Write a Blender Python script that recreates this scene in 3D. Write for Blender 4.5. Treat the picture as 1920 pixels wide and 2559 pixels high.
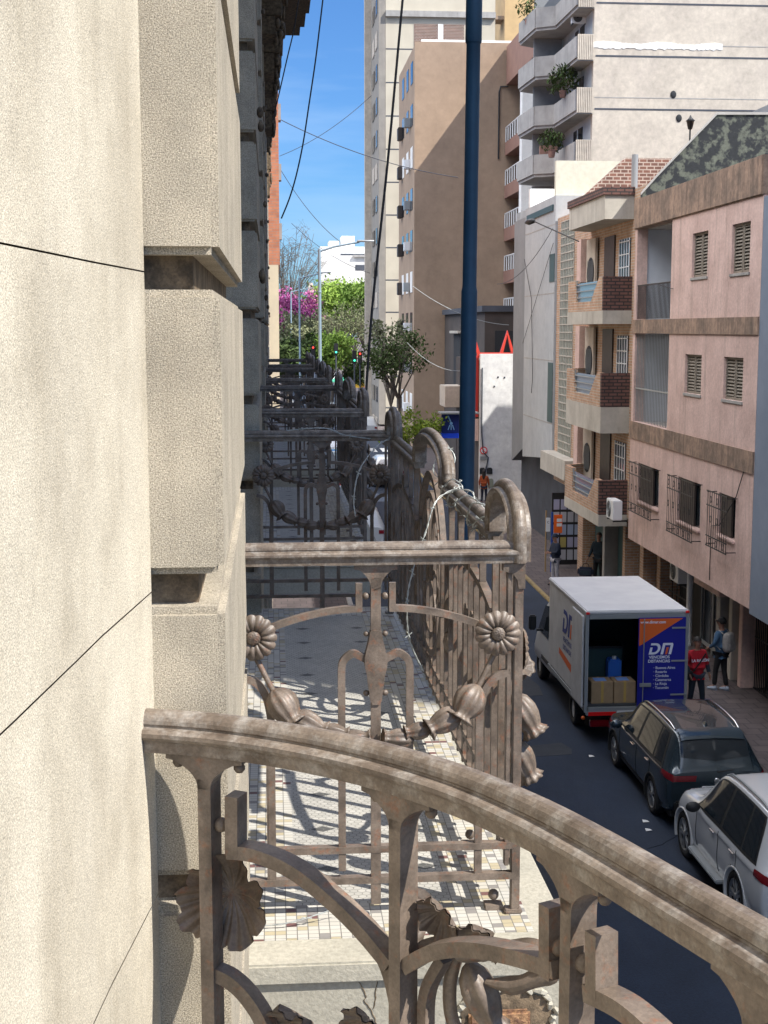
import bpy, bmesh, math, random
from mathutils import Vector, Matrix
from math import sin, cos, pi, radians, sqrt, atan, atan2, floor
random.seed(7)
for o in list(bpy.data.objects): bpy.data.objects.remove(o)
scn = bpy.context.scene; C = scn.collection
V = Vector
# ------------------------------------------------------------------ camera
# world: x to the right across the street, y along the street, z up; the eye is the origin, the street 8.6 m below it
F = 3420.0; PITCH = atan(457.5/F); YAW = atan(280*cos(PITCH)/F)
GZ = -8.6
cd = bpy.data.cameras.new('camera'); cam = bpy.data.objects.new('camera', cd); C.objects.link(cam)
cd.sensor_fit = 'HORIZONTAL'; cd.sensor_width = 36; cd.lens = F/1920*36
cd.clip_start = .05; cd.clip_end = 3000
cam.location = (0, 0, 0); cam.rotation_euler = (pi/2-PITCH, 0, -YAW); scn.camera = cam
cd.dof.use_dof = False
# ------------------------------------------------------------------ light
SKYT = (.18, .315, .50, 1); FILL_CLD = (19, 19, 19.2, 1)
SUN = V((1, -.70, 1.346)).normalized()
EL = math.asin(SUN.z); AZ = atan2(SUN.x, SUN.y)
sl = bpy.data.lights.new('sun', 'SUN'); sl.energy = 3.7; sl.angle = radians(.5); sl.color = (1, .95, .87)
so = bpy.data.objects.new('sun', sl); C.objects.link(so); so.rotation_euler = SUN.to_track_quat('Z', 'Y').to_euler()
w = bpy.data.worlds.new('World'); scn.world = w; w.use_nodes = True
nt = w.node_tree; nt.nodes.clear()
sky = nt.nodes.new('ShaderNodeTexSky'); sky.sky_type = 'NISHITA'; sky.sun_disc = False
sky.sun_elevation = EL; sky.sun_rotation = AZ; sky.air_density = 1.0; sky.dust_density = .5; sky.ozone_density = 1.2
bgn = nt.nodes.new('ShaderNodeBackground'); bgn.inputs[1].default_value = .15
tc = nt.nodes.new('ShaderNodeTexCoord'); mp = nt.nodes.new('ShaderNodeMapping'); mp.inputs['Scale'].default_value = (2.0, 2.0, 14)
nz = nt.nodes.new('ShaderNodeTexNoise'); nz.inputs['Scale'].default_value = 2.2; nz.inputs['Detail'].default_value = 8
rp = nt.nodes.new('ShaderNodeValToRGB'); rp.color_ramp.elements[0].position = .52; rp.color_ramp.elements[1].position = .82
rp.color_ramp.elements[1].color = (.42, .42, .42, 1)
mx = nt.nodes.new('ShaderNodeMixRGB'); mx.inputs[2].default_value = (2.0, 2.7, 3.7, 1)
out = nt.nodes.new('ShaderNodeOutputWorld'); L = nt.links.new
L(tc.outputs['Generated'], mp.inputs[0]); L(mp.outputs[0], nz.inputs[0]); L(nz.outputs[0], rp.inputs[0]); L(rp.outputs[0], mx.inputs[0])
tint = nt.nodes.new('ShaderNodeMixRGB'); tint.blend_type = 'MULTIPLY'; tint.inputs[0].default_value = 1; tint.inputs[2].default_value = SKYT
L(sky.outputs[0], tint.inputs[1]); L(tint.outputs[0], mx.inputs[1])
# added bright cloud, high on the left and unseen, fills the shaded right fronts
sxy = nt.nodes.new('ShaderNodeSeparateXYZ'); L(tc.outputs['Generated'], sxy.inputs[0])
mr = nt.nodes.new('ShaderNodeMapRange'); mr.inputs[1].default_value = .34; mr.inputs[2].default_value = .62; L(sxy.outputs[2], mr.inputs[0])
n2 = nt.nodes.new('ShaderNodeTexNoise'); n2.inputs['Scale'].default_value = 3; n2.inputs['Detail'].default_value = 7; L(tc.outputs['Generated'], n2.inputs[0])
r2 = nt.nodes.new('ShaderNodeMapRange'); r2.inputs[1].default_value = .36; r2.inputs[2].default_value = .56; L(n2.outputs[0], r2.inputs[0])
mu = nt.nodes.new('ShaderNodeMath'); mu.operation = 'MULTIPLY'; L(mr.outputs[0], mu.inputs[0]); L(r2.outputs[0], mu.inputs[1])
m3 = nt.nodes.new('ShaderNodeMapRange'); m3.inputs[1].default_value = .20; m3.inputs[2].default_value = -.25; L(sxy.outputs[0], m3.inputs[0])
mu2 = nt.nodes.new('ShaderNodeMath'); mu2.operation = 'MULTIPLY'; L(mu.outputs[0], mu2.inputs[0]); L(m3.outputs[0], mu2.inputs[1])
cl = nt.nodes.new('ShaderNodeMixRGB'); cl.inputs[2].default_value = FILL_CLD; L(mu2.outputs[0], cl.inputs[0]); L(mx.outputs[0], cl.inputs[1])
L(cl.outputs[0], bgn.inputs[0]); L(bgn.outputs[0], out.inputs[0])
scn.view_settings.view_transform = 'Standard'; scn.view_settings.look = 'None'
scn.view_settings.exposure = 1.08; scn.view_settings.gamma = 1; scn.view_settings.use_curve_mapping = False

# ------------------------------------------------------------------ pixel -> point (survey of the photograph)
_fw = V((sin(YAW)*cos(PITCH), cos(YAW)*cos(PITCH), -sin(PITCH))); _rt = V((cos(YAW), -sin(YAW), 0)); _up = _rt.cross(_fw)
def ray(px, py): return _fw*F+_rt*(px-960)+_up*(1279.5-py)
def at(px, py, X=None, Y=None, Z=None):
    r = ray(px, py)
    t = X/r.x if X is not None else Y/r.y if Y is not None else Z/r.z
    return r*t
def dd(x, y, **k): return at(x/.8646, y/.8646, **k)
def z1(x, y): return 1150+x*.46386, y*.46386
def z2(x, y): return 1150+x*.46386, 780+y*.46386
def z3(x, y): return 1250+x*.40361, 1400+y*.40361
def z4(x, y): return 600+x*.39157, y*.39157
def rectX(z, a, b, c, d, X):      # image rectangle (left, top, right, bottom) -> (y0, y1, z0, z1) on the plane x = X
    p = at(*z(a, (b+d)/2), X=X).y; q = at(*z(c, (b+d)/2), X=X).y
    m = (a+c)/2
    return q, p, at(*z(m, d), X=X).z, at(*z(m, b), X=X).z
# ------------------------------------------------------------------ materials
MATS = {}
def mat(name, col, col2=None, scale=6, mix=(.35, .65), rough=.85, metal=0, fine=0, fscale=60, bump=0, bscale=60,
        streak=0, sscale=(1.2, 1.2, .12), scol=(.12, .10, .08), srange=(.5, .75), spec=.5, coat=0, obj=False, vec=None, trans=0):
    if name in MATS: return MATS[name]
    m = bpy.data.materials.new(name); m.use_nodes = True; MATS[name] = m
    t = m.node_tree; N = t.nodes.new; K = t.links.new; b = t.nodes['Principled BSDF']
    b.inputs['Roughness'].default_value = rough; b.inputs['Metallic'].default_value = metal
    b.inputs['Specular IOR Level'].default_value = spec; b.inputs['Coat Weight'].default_value = coat
    b.inputs['Base Color'].default_value = (*col, 1)
    if trans: b.inputs['Transmission Weight'].default_value = trans
    g = N('ShaderNodeTexCoord').outputs['Object'] if obj else N('ShaderNodeNewGeometry').outputs['Position']
    cur = None
    def noise(s, det=5, v=g, r=.6):
        n = N('ShaderNodeTexNoise'); n.inputs['Scale'].default_value = s; n.inputs['Detail'].default_value = det
        n.inputs['Roughness'].default_value = r; K(v, n.inputs['Vector']); return n.outputs['Fac']
    def ramp(f, a, b_):
        r = N('ShaderNodeMapRange'); r.inputs[1].default_value = a; r.inputs[2].default_value = b_; K(f, r.inputs[0]); return r.outputs[0]
    def mixc(f, a, b_, typ='MIX'):
        x = N('ShaderNodeMixRGB'); x.blend_type = typ
        if isinstance(f, float): x.inputs[0].default_value = f
        else: K(f, x.inputs[0])
        for i, c in ((1, a), (2, b_)):
            if isinstance(c, tuple): x.inputs[i].default_value = (*c, 1)
            else: K(c, x.inputs[i])
        return x.outputs[0]
    cur = col
    if col2: cur = mixc(ramp(noise(scale), *mix), col, col2)
    if streak:
        mpn = N('ShaderNodeMapping'); mpn.inputs['Scale'].default_value = sscale; K(g, mpn.inputs[0])
        f = ramp(noise(1, 6, mpn.outputs[0], .7), *srange)
        mm = N('ShaderNodeMath'); mm.operation = 'MULTIPLY'; mm.inputs[1].default_value = streak; K(f, mm.inputs[0])
        cur = mixc(mm.outputs[0], cur, scol)
    if fine:
        f = ramp(noise(fscale, 3, g, .7), .3, .7)
        lo = tuple(1-fine for _ in range(3)); hi = tuple(1+fine*.6 for _ in range(3))
        cur = mixc(1.0, cur, mixc(f, lo, hi), 'MULTIPLY')
    if not isinstance(cur, tuple): K(cur, b.inputs['Base Color'])
    if bump:
        bn = N('ShaderNodeBump'); bn.inputs['Distance'].default_value = bump; bn.inputs['Strength'].default_value = .8
        K(noise(bscale, 4, g, .65), bn.inputs['Height']); K(bn.outputs[0], b.inputs['Normal'])
    return m
stone_smooth = mat('pale_stone', (.68, .615, .49), (.48, .425, .33), 3.2, (.34, .60), fine=.62, fscale=480, bump=.0016, bscale=420, streak=.45, sscale=(6, 6, 1.6), scol=(.76, .70, .58), srange=(.44, .72))
stone_rough = mat('rough_stone', (.54, .475, .37), (.40, .355, .28), 7, fine=.75, fscale=430, streak=.35, sscale=(9, 9, 1.5), scol=(.26, .21, .15), srange=(.52, .75), bump=.0026, bscale=480, rough=.95)
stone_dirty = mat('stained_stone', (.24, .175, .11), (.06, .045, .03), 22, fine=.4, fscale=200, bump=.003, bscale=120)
iron = mat('weathered_iron', (.215, .168, .132), (.10, .076, .058), 14, fine=.25, fscale=180, bump=.0008, bscale=150, rough=.48, streak=.75, sscale=(38, 38, 38), scol=(.24, .095, .045), srange=(.55, .70), spec=.55)
iron_rail = mat('worn_iron_rail', (.215, .172, .135), (.11, .082, .062), 16, fine=.3, fscale=160, bump=.0008, bscale=120, rough=.45, streak=.7, sscale=(26, 26, 26), scol=(.40, .375, .34), srange=(.48, .72))
wire_m = mat('galvanised_wire', (.42, .44, .42), rough=.45, metal=.6)
plaster_pink = mat('pink_plaster', (.69, .50, .445), (.53, .37, .325), 1.5, (.35, .7), fine=.14, fscale=14, streak=.7, sscale=(3.5, 3.5, .3), scol=(.34, .25, .21), srange=(.52, .74), bump=.01, bscale=12)
plaster_band = mat('weathered_brown_band', (.40, .27, .195), (.20, .145, .11), 1.6, fine=.3, fscale=9, streak=.7, sscale=(4, 4, .35), scol=(.08, .06, .05), srange=(.45, .7))
mossy = mat('mossy_black_plaster', (.105, .115, .092), (.016, .019, .023), 3.4, (.42, .52), fine=.3, fscale=10)
brick_m = None
def brick(name, c1, c2, mortar, sx=.24, sy=.07, plane='yz', msize=.012):
    m = bpy.data.materials.new(name); m.use_nodes = True; t = m.node_tree; N = t.nodes.new; K = t.links.new; b = t.nodes['Principled BSDF']
    b.inputs['Roughness'].default_value = .9
    g = N('ShaderNodeNewGeometry'); s = N('ShaderNodeSeparateXYZ'); K(g.outputs['Position'], s.inputs[0]); c = N('ShaderNodeCombineXYZ')
    ad = N('ShaderNodeMath'); ad.operation = 'ADD'; K(s.outputs[0], ad.inputs[0]); K(s.outputs[1], ad.inputs[1])
    K(s.outputs[0] if plane == 'xy' else ad.outputs[0], c.inputs[0]); K(s.outputs[1 if plane == 'xy' else 2], c.inputs[1])
    br = N('ShaderNodeTexBrick'); K(c.outputs[0], br.inputs[0]); br.inputs['Color1'].default_value = (*c1, 1); br.inputs['Color2'].default_value = (*c2, 1)
    br.inputs['Mortar'].default_value = (*mortar, 1); br.inputs['Scale'].default_value = 1; br.inputs['Brick Width'].default_value = sx
    br.inputs['Row Height'].default_value = sy; br.inputs['Mortar Size'].default_value = msize
    n = N('ShaderNodeTexNoise'); n.inputs['Scale'].default_value = 3; n.inputs['Detail'].default_value = 6; K(g.outputs['Position'], n.inputs[0])
    x = N('ShaderNodeMixRGB'); x.blend_type = 'MULTIPLY'; x.inputs[0].default_value = .6; K(br.outputs[0], x.inputs[1]); K(n.outputs[0], x.inputs[2])
    x2 = N('ShaderNodeMixRGB'); x2.blend_type = 'MULTIPLY'; x2.inputs[0].default_value = 1; K(x.outputs[0], x2.inputs[1]); x2.inputs[2].default_value = (1.35, 1.35, 1.35, 1)
    K(x2.outputs[0], b.inputs['Base Color']); return m
paving = brick('brown_paving_tiles', (.10, .078, .078), (.075, .060, .062), (.035, .03, .032), .4, .4, plane='xy', msize=.012)
brick_tan = brick('tan_brick', (.50, .31, .20), (.40, .225, .14), (.46, .40, .33), .24, .085)
brick_dark_shade = brick('dark_shade_brick', (.17, .085, .07), (.12, .06, .05), (.035, .03, .03), .26, .10, msize=.018)
brick_red = brick('hollow_red_brick', (.20, .10, .075), (.12, .065, .052), (.40, .34, .29), .27, .125, msize=.018)
brick_orange = brick('orange_brick', (.52, .20, .10), (.42, .15, .08), (.35, .2, .14), .3, .1)
white_wall = mat('white_wall', (.57, .505, .42), (.46, .405, .34), .8, fine=.16, fscale=3.5, streak=.5, sscale=(1.2, 1.2, .5), scol=(.46, .40, .35), srange=(.5, .75))
white_paint = mat('white_paint', (.82, .82, .80), (.70, .69, .66), 1.5, fine=.1, fscale=6)
cream = mat('cream_wall', (.66, .645, .52), (.58, .56, .46), 1.2, fine=.1, fscale=5, streak=.3, sscale=(2, 2, .3), scol=(.5, .46, .38))
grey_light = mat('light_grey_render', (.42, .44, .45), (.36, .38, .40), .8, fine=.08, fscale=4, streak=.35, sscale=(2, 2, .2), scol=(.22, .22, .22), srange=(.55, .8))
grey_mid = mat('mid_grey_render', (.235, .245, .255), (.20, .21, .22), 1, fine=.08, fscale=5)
grey_blue = mat('blue_grey_wall', (.21, .25, .32), (.18, .22, .29), 1.5, fine=.08, fscale=6)
concrete = mat('grey_concrete', (.40, .385, .365), (.31, .30, .285), 1.5, fine=.15, fscale=6, streak=.4, sscale=(2, 2, .25), scol=(.14, .13, .12))
concrete_pale = mat('pale_concrete', (.52, .49, .43), (.42, .39, .34), 1.5, fine=.15, fscale=6, streak=.5, sscale=(3, 3, .3), scol=(.22, .19, .16), srange=(.5, .75))
tower_cream = mat('tower_cream', (.55, .50, .40), (.48, .43, .34), .5, fine=.08, fscale=2, streak=.35, sscale=(.5, .5, .5), scol=(.36, .32, .26))
brown_wall = mat('brown_render', (.37, .265, .185), (.31, .222, .155), .5, fine=.1, fscale=2.5, streak=.5, sscale=(.5, .5, .07), scol=(.27, .19, .125), srange=(.48, .75))
brown_dark = mat('brown_shade_facade', (.075, .062, .056), (.055, .046, .042), 1)  # brown wall tone darkened, the low building's shade put into the colour
slate = mat('dark_concrete_frame', (.07, .08, .10), (.05, .055, .07), 1)
red_brown = mat('red_brown_slab', (.30, .17, .13), (.25, .14, .11), 1)
yellow_wall = mat('yellow_ochre_wall', (.58, .40, .20), (.45, .31, .16), .4)
glass_dark = mat('dark_glass', (.014, .02, .026), rough=.06, spec=.42)
glass_blue = mat('pale_blue_glass', (.16, .24, .33), rough=.15, spec=.6)
black = mat('black_iron', (.014, .014, .016), rough=.5)
dark = mat('dark_interior', (.018, .02, .024), rough=.8)
white_metal = mat('white_metal', (.72, .73, .74), rough=.45)
grey_metal = mat('grey_metal', (.30, .32, .33), rough=.45, metal=.3)
shutter_m = mat('taupe_shutter', (.235, .205, .165), (.19, .165, .135), 6, rough=.7)
wood_dark = mat('dark_brown_door', (.055, .04, .035), (.035, .028, .025), 5, rough=.6)
green_dark = mat('dark_green_paint', (.03, .07, .07), rough=.5)
asphalt = mat('asphalt', (.013, .025, .052), (.008, .017, .037), .9, fine=.3, fscale=25, rough=.9, bump=.004, bscale=40, streak=.5, sscale=(.8, .12, 1), scol=(.036, .046, .064), srange=(.5, .8))  # navy of the street's shade put into the base colour
paving0 = mat('plain_ground', (.105, .082, .08), (.07, .058, .058), .9, fine=.25, fscale=14, rough=.9)
kerb_m = mat('yellow_kerb_paint', (.33, .24, .10), (.22, .17, .09), 2, fine=.3, fscale=10)
pole_blue = mat('blue_pole_paint', (.022, .085, .165), (.016, .065, .13), 3, rough=.45)
pole_grey = mat('pale_blue_pole', (.24, .33, .40), rough=.5)
rubber = mat('tyre_rubber', (.014, .014, .015), rough=.85)
alloy = mat('alloy_wheel', (.46, .47, .48), rough=.3, metal=.8)
chrome = mat('chrome', (.75, .76, .78), rough=.15, metal=1)
paint_dark = mat('dark_petrol_paint', (.030, .048, .062), rough=.22, metal=.35, coat=.8, spec=.6)
paint_white = mat('pearl_grey_white_paint', (.66, .675, .69), rough=.26, metal=.15, coat=.8)
plastic = mat('black_plastic', (.016, .017, .018), rough=.6)
red_lens = mat('red_lens', (.17, .006, .012), rough=.2, coat=.6)
red_refl = mat('red_reflective_tape', (.75, .01, .01), rough=.4)
truck_white = mat('truck_white', (.60, .60, .60), (.50, .50, .50), 2.5, fine=.08, fscale=7, rough=.45, obj=True)
truck_roof = mat('truck_roof_white', (.68, .68, .69), (.60, .60, .62), 2, rough=.5, obj=True)
banner_blue = mat('royal_blue_door', (.008, .012, .26), rough=.45)
banner_orange = mat('orange_print', (.72, .13, .02), rough=.5)
text_white = mat('white_lettering', (.72, .76, .86), rough=.6)
text_navy = mat('navy_lettering', (.02, .04, .22), rough=.6)
card = mat('cardboard', (.36, .25, .14), (.30, .21, .12), 8, rough=.85)
tape_m = mat('yellow_tape', (.45, .30, .08), rough=.5)
blue_plastic = mat('bright_blue_plastic', (.03, .16, .62), rough=.5)
skin = mat('skin', (.36, .19, .13), rough=.6)
skin2 = mat('tanned_skin', (.24, .125, .085), rough=.6)
hair_m = mat('dark_hair', (.012, .009, .008), rough=.7)
hair_grey = mat('grey_brown_hair', (.10, .075, .06), rough=.8)
def cloth(n, c): return mat(n, c, tuple(x*.75 for x in c), 14, rough=.9, obj=True)
red_cloth = cloth('red_vest', (.42, .008, .02)); navy_cloth = cloth('navy_cloth', (.018, .026, .05)); jeans = cloth('dark_jeans', (.018, .028, .045))
blue_cloth = cloth('denim_blue', (.05, .11, .20)); black_cloth = cloth('black_cloth', (.012, .012, .014)); white_cloth = cloth('white_trousers', (.42, .41, .45))
orange_cloth = cloth('rust_orange_coat', (.36, .075, .02)); grey_cloth = cloth('pale_grey_backpack', (.36, .34, .33)); teal_cloth = cloth('dark_teal_sweater', (.018, .035, .05))
leaf_green = mat('bright_leaf', (.32, .45, .09), (.17, .28, .05), .6, spec=.2)
leaf_dark = mat('dark_leaf', (.075, .115, .035), (.05, .075, .025), .8, spec=.2)
leaf_olive = mat('olive_leaf', (.22, .235, .13), (.14, .155, .085), .8, spec=.2)
leaf_yellow = mat('young_yellow_leaf', (.22, .30, .04), (.13, .2, .03), 2, spec=.2)
blossom = mat('pink_blossom', (.55, .16, .36), (.40, .09, .26), .8, spec=.2)
bark = mat('bark', (.15, .12, .095), (.09, .075, .06), 4, rough=.95)
# ------------------------------------------------------------------ mesh helpers
ORG = V((0, 0, 0))
class MB:
    def __init__(s): s.v = []; s.f = []; s.s = []
    def add(s, vs, fs, sm=False):
        n = len(s.v); s.v += [V(a) for a in vs]; s.f += [tuple(i+n for i in f) for f in fs]; s.s += [sm]*len(fs); return s
    def box(s, x0, x1, y0, y1, z0, z1):
        if x0 > x1: x0, x1 = x1, x0
        if y0 > y1: y0, y1 = y1, y0
        if z0 > z1: z0, z1 = z1, z0
        return s.add([(x0, y0, z0), (x1, y0, z0), (x1, y1, z0), (x0, y1, z0), (x0, y0, z1), (x1, y0, z1), (x1, y1, z1), (x0, y1, z1)],
                     [(0, 3, 2, 1), (4, 5, 6, 7), (0, 1, 5, 4), (1, 2, 6, 5), (2, 3, 7, 6), (3, 0, 4, 7)])
    def cbox(s, x0, x1, y0, y1, z0, z1, c):     # box with chamfered edges
        b = bmesh.new(); bmesh.ops.create_cube(b, size=1)
        for v in b.verts: v.co = V(((x0+x1)/2+v.co.x*(x1-x0), (y0+y1)/2+v.co.y*(y1-y0), (z0+z1)/2+v.co.z*(z1-z0)))
        bmesh.ops.bevel(b, geom=list(b.edges), offset=c, segments=2, affect='EDGES')
        b.verts.index_update(); s.add([v.co.copy() for v in b.verts], [tuple(v.index for v in f.verts) for f in b.faces]); b.free(); return s
    def prism(s, poly, plane, a, b):
        def P(u, v, w): return {'xz': (u, w, v), 'yz': (w, u, v), 'xy': (u, v, w)}[plane]
        n = len(poly); vs = [P(u, v, a) for u, v in poly]+[P(u, v, b) for u, v in poly]
        return s.add(vs, [tuple(range(n)), tuple(range(2*n-1, n-1, -1))]+[(i, i+n, (i+1) % n+n, (i+1) % n) for i in range(n)])
    def tube(s, pts, r, n=8, sm=True):
        pts = [V(p) for p in pts]; m = len(pts); rs = r if isinstance(r, (list, tuple)) else [r]*m; rings = []; up = None
        for i, p in enumerate(pts):
            t = (pts[min(i+1, m-1)]-pts[max(i-1, 0)]).normalized()
            if up is None: up = V((0, 0, 1)) if abs(t.z) < .9 else V((1, 0, 0))
            a = t.cross(up).normalized(); b = a.cross(t); up = b
            rings.append([p+a*rs[i]*cos(2*pi*k/n)+b*rs[i]*sin(2*pi*k/n) for k in range(n)])
        return s.loft(rings, sm)
    def loft(s, rings, sm=True, caps=True):
        n = len(rings[0]); vs = [p for r in rings for p in r]; fs = []
        for i in range(len(rings)-1):
            for k in range(n): fs.append((i*n+k, i*n+(k+1) % n, (i+1)*n+(k+1) % n, (i+1)*n+k))
        s.add(vs, fs, sm)
        if caps and not sm:
            o_ = len(s.v)-len(vs); s.add([], []); s.f += [tuple(o_+k for k in range(n-1, -1, -1)), tuple(o_+len(vs)-n+k for k in range(n))]; s.s += [False, False]
        elif caps: s.add(rings[0], [tuple(range(n-1, -1, -1))]); s.add(rings[-1], [tuple(range(n))])
        return s
    def sweep(s, pts, nrm, prof, flip=1, sm=False):   # prof: closed list of (side, normal) offsets
        pts = [V(p) for p in pts]; m = len(pts); rings = []
        for i, p in enumerate(pts):
            n = V(nrm[i] if isinstance(nrm, list) else nrm)
            d1 = (pts[i]-pts[max(i-1, 0)]); d2 = (pts[min(i+1, m-1)]-pts[i])
            if d1.length < 1e-9: d1 = d2
            if d2.length < 1e-9: d2 = d1
            d1.normalize(); d2.normalize(); t = (d1+d2).normalized(); sd = t.cross(n).normalized()*flip
            k = 1/max(.35, t.dot(d2)) if t.dot(d2) > .5 else 1.4
            rings.append([p+sd*a*k+n*b for a, b in prof])
        return s.loft(rings, sm)
    def bar(s, pts, nrm, wd, dp): return s.sweep(pts, nrm, [(-wd/2, -dp/2), (wd/2, -dp/2), (wd/2, dp/2), (-wd/2, dp/2)])
    def grid(s, fn, nu, nv, sm=True):
        vs = [fn(i/nu, j/nv) for i in range(nu+1) for j in range(nv+1)]
        return s.add(vs, [(i*(nv+1)+j, (i+1)*(nv+1)+j, (i+1)*(nv+1)+j+1, i*(nv+1)+j+1) for i in range(nu) for j in range(nv)], sm)
    def ball(s, c, r, n=10):
        c = V(c); r = V((r, r, r)) if not hasattr(r, '__len__') else V(r)
        return s.grid(lambda u, v: c+V((r.x*sin(pi*v)*cos(2*pi*u), r.y*sin(pi*v)*sin(2*pi*u), r.z*cos(pi*v))), n, max(5, n//2))
    def lathe(s, c, ax, prof, n=14, wob=0, k=8):
        c = V(c); ax = V(ax).normalized(); a = ax.cross(V((0, 0, 1)) if abs(ax.z) < .9 else V((1, 0, 0))).normalized(); b = ax.cross(a)
        rings = []
        for j, (r, h) in enumerate(prof):
            rings.append([c+ax*h+(a*cos(2*pi*i/n)+b*sin(2*pi*i/n))*r*(1+wob*cos(k*2*pi*i/n)) for i in range(n)])
        return s.loft(rings)
    def build(s, name, m, parent=None, kind=None, **tags):
        me = bpy.data.meshes.new(name); me.from_pydata([tuple(v-ORG) for v in s.v], [], s.f); me.validate()
        if len(me.polygons) == len(s.s): me.polygons.foreach_set('use_smooth', s.s)
        bm = bmesh.new(); bm.from_mesh(me); bmesh.ops.recalc_face_normals(bm, faces=bm.faces); bm.to_mesh(me); bm.free()
        me.materials.append(m); o = bpy.data.objects.new(name, me); C.objects.link(o)
        if parent: o.parent = parent
        else: o.location = ORG
        if kind: o['kind'] = kind
        for k_, v_ in tags.items(): o[k_] = v_
        return o
def thing(name, label, cat, loc=(0, 0, 0), rot=0, group=None, local=False):
    global ORG
    o = bpy.data.objects.new(name, None); C.objects.link(o); o.location = loc; o.rotation_euler = (0, 0, rot)
    o.empty_display_size = .2; o['label'] = label; o['category'] = cat
    if group: o['group'] = group
    ORG = V((0, 0, 0)) if local else V(loc)
    return o
def single(mb, name, m, label, cat, loc=(0, 0, 0), group=None):
    global ORG
    ORG = V(loc); o = mb.build(name, m); o['label'] = label; o['category'] = cat
    if group: o['group'] = group
    return o
def kids(o): return [c for c in bpy.data.objects if c.parent == o]
def dup(root, loc, label, rot=None, group=None):
    r = root.copy(); C.objects.link(r); r.location = loc; r['label'] = label
    if rot is not None: r.rotation_euler = (0, 0, rot)
    if group: r['group'] = group
    for ch in kids(root):
        c = ch.copy(); C.objects.link(c); c.parent = r
        for g in kids(ch): d = g.copy(); C.objects.link(d); d.parent = c
    return r
def cat_r(pts, n=8):
    pts = [V(p) for p in pts]; out = []
    for i in range(len(pts)-1):
        p0 = pts[max(i-1, 0)]; p1 = pts[i]; p2 = pts[i+1]; p3 = pts[min(i+2, len(pts)-1)]
        for k in range(n):
            t = k/n; out.append(.5*((2*p1)+(p2-p0)*t+(2*p0-5*p1+4*p2-p3)*t*t+(3*p1-p0-3*p2+p3)*t**3))
    return out+[pts[-1]]
def wallX(mb, x0, x1, y0, y1, z0, z1, holes):       # wall running along y, with openings (y0,y1,z0,z1)
    ys = sorted({y0, y1}|{h[0] for h in holes}|{h[1] for h in holes}); ys = [y for y in ys if y0 <= y <= y1]
    for a, b in zip(ys, ys[1:]):
        cur = z0
        for h in sorted([h for h in holes if h[0] < (a+b)/2 < h[1]], key=lambda h: h[2]):
            if h[2] > cur: mb.box(x0, x1, a, b, cur, h[2])
            cur = h[3]
        if cur < z1: mb.box(x0, x1, a, b, cur, z1)
    return mb
def text(s, size, m, mtx, parent=None, name='lettering', ext=.002, sx=1, shear=0, align='LEFT', org=True, bold=0):
    c = bpy.data.curves.new('txt', 'FONT'); c.body = s; c.size = size; c.extrude = ext; c.shear = shear; c.align_x = align; c.offset = bold
    o = bpy.data.objects.new('txt', c); C.objects.link(o); bpy.context.view_layer.update()
    me = bpy.data.meshes.new_from_object(o.evaluated_get(bpy.context.evaluated_depsgraph_get())); bpy.data.objects.remove(o)
    me.transform(Matrix.Scale(sx, 4, V((1, 0, 0)))); me.transform(mtx)
    if org: me.transform(Matrix.Translation(-ORG))
    me.materials.clear(); me.materials.append(m); me.name = name
    q = bpy.data.objects.new(name, me); C.objects.link(q)
    if parent: q.parent = parent
    return q
FACE_US = Matrix(((1, 0, 0, 0), (0, 0, -1, 0), (0, 1, 0, 0), (0, 0, 0, 1)))       # text plane facing -y
def M_at(p, base=FACE_US): return Matrix.Translation(V(p)) @ base
FACE_STREET = Matrix(((0, 0, -1, 0), (-1, 0, 0, 0), (0, 1, 0, 0), (0, 0, 0, 1)))  # facing -x (reads towards -y)
FACE_EAST = Matrix(((0, 0, 1, 0), (1, 0, 0, 0), (0, 1, 0, 0), (0, 0, 0, 1)))
#@@PARTS
# ================================================================== SETTING: ground, road, pavements
ORG = V((0, 0, 0))
MB().box(-400, 900, -60, 1500, GZ-.3, GZ-.16).build('ground', paving0, kind='structure')
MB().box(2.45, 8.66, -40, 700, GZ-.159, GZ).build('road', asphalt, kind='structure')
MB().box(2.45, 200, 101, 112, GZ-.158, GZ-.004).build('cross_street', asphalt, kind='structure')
mb = MB(); mb.box(8.82, 16.8, -40, 100.9, GZ-.155, GZ+.02); mb.build('pavement', paving, kind='structure')
mb = MB(); mb.box(-.3, 2.28, -40, 700, GZ-.155, GZ+.02); mb.build('pavement', paving, kind='structure')
mb = MB(); mb.cbox(8.665, 8.815, -40, 100.9, GZ-.15, GZ+.06, .02); mb.build('kerb', kerb_m, kind='structure')
mb = MB(); mb.cbox(2.285, 2.445, -40, 700, GZ-.15, GZ+.06, .02); mb.build('kerb', concrete, kind='structure')
mb = MB()
for k in range(7): mb.box(2.9+k*.8, 3.35+k*.8, 96, 99, GZ+.004, GZ+.008)
mb.build('crossing_markings', white_paint, kind='structure')
mb = MB(); mb.box(9.3, 10.4, 40.6, 41.0, GZ+.024, GZ+.03); mb.build('pavement_grating', dark, kind='structure')
for i, (x0_, x1_, y0_, y1_) in enumerate(((3.2, 4.6, 19, 25.5), (5.2, 6.0, 26.5, 27.4), (3.0, 3.9, 33, 41), (4.6, 6.3, 31, 33))):
    MB().prism([(x0_, y0_), (x1_, y0_+.1), (x1_+.08, (y0_+y1_)/2), (x1_-.05, y1_), (x0_+.1, y1_-.15), (x0_-.06, (y0_+y1_)/2)], 'xy', GZ+.0005, GZ+.004).build('road_patch', mat('tar_patch', (.020, .024, .033), (.028, .033, .043), 4, fine=.3, fscale=40), kind='structure')
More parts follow.
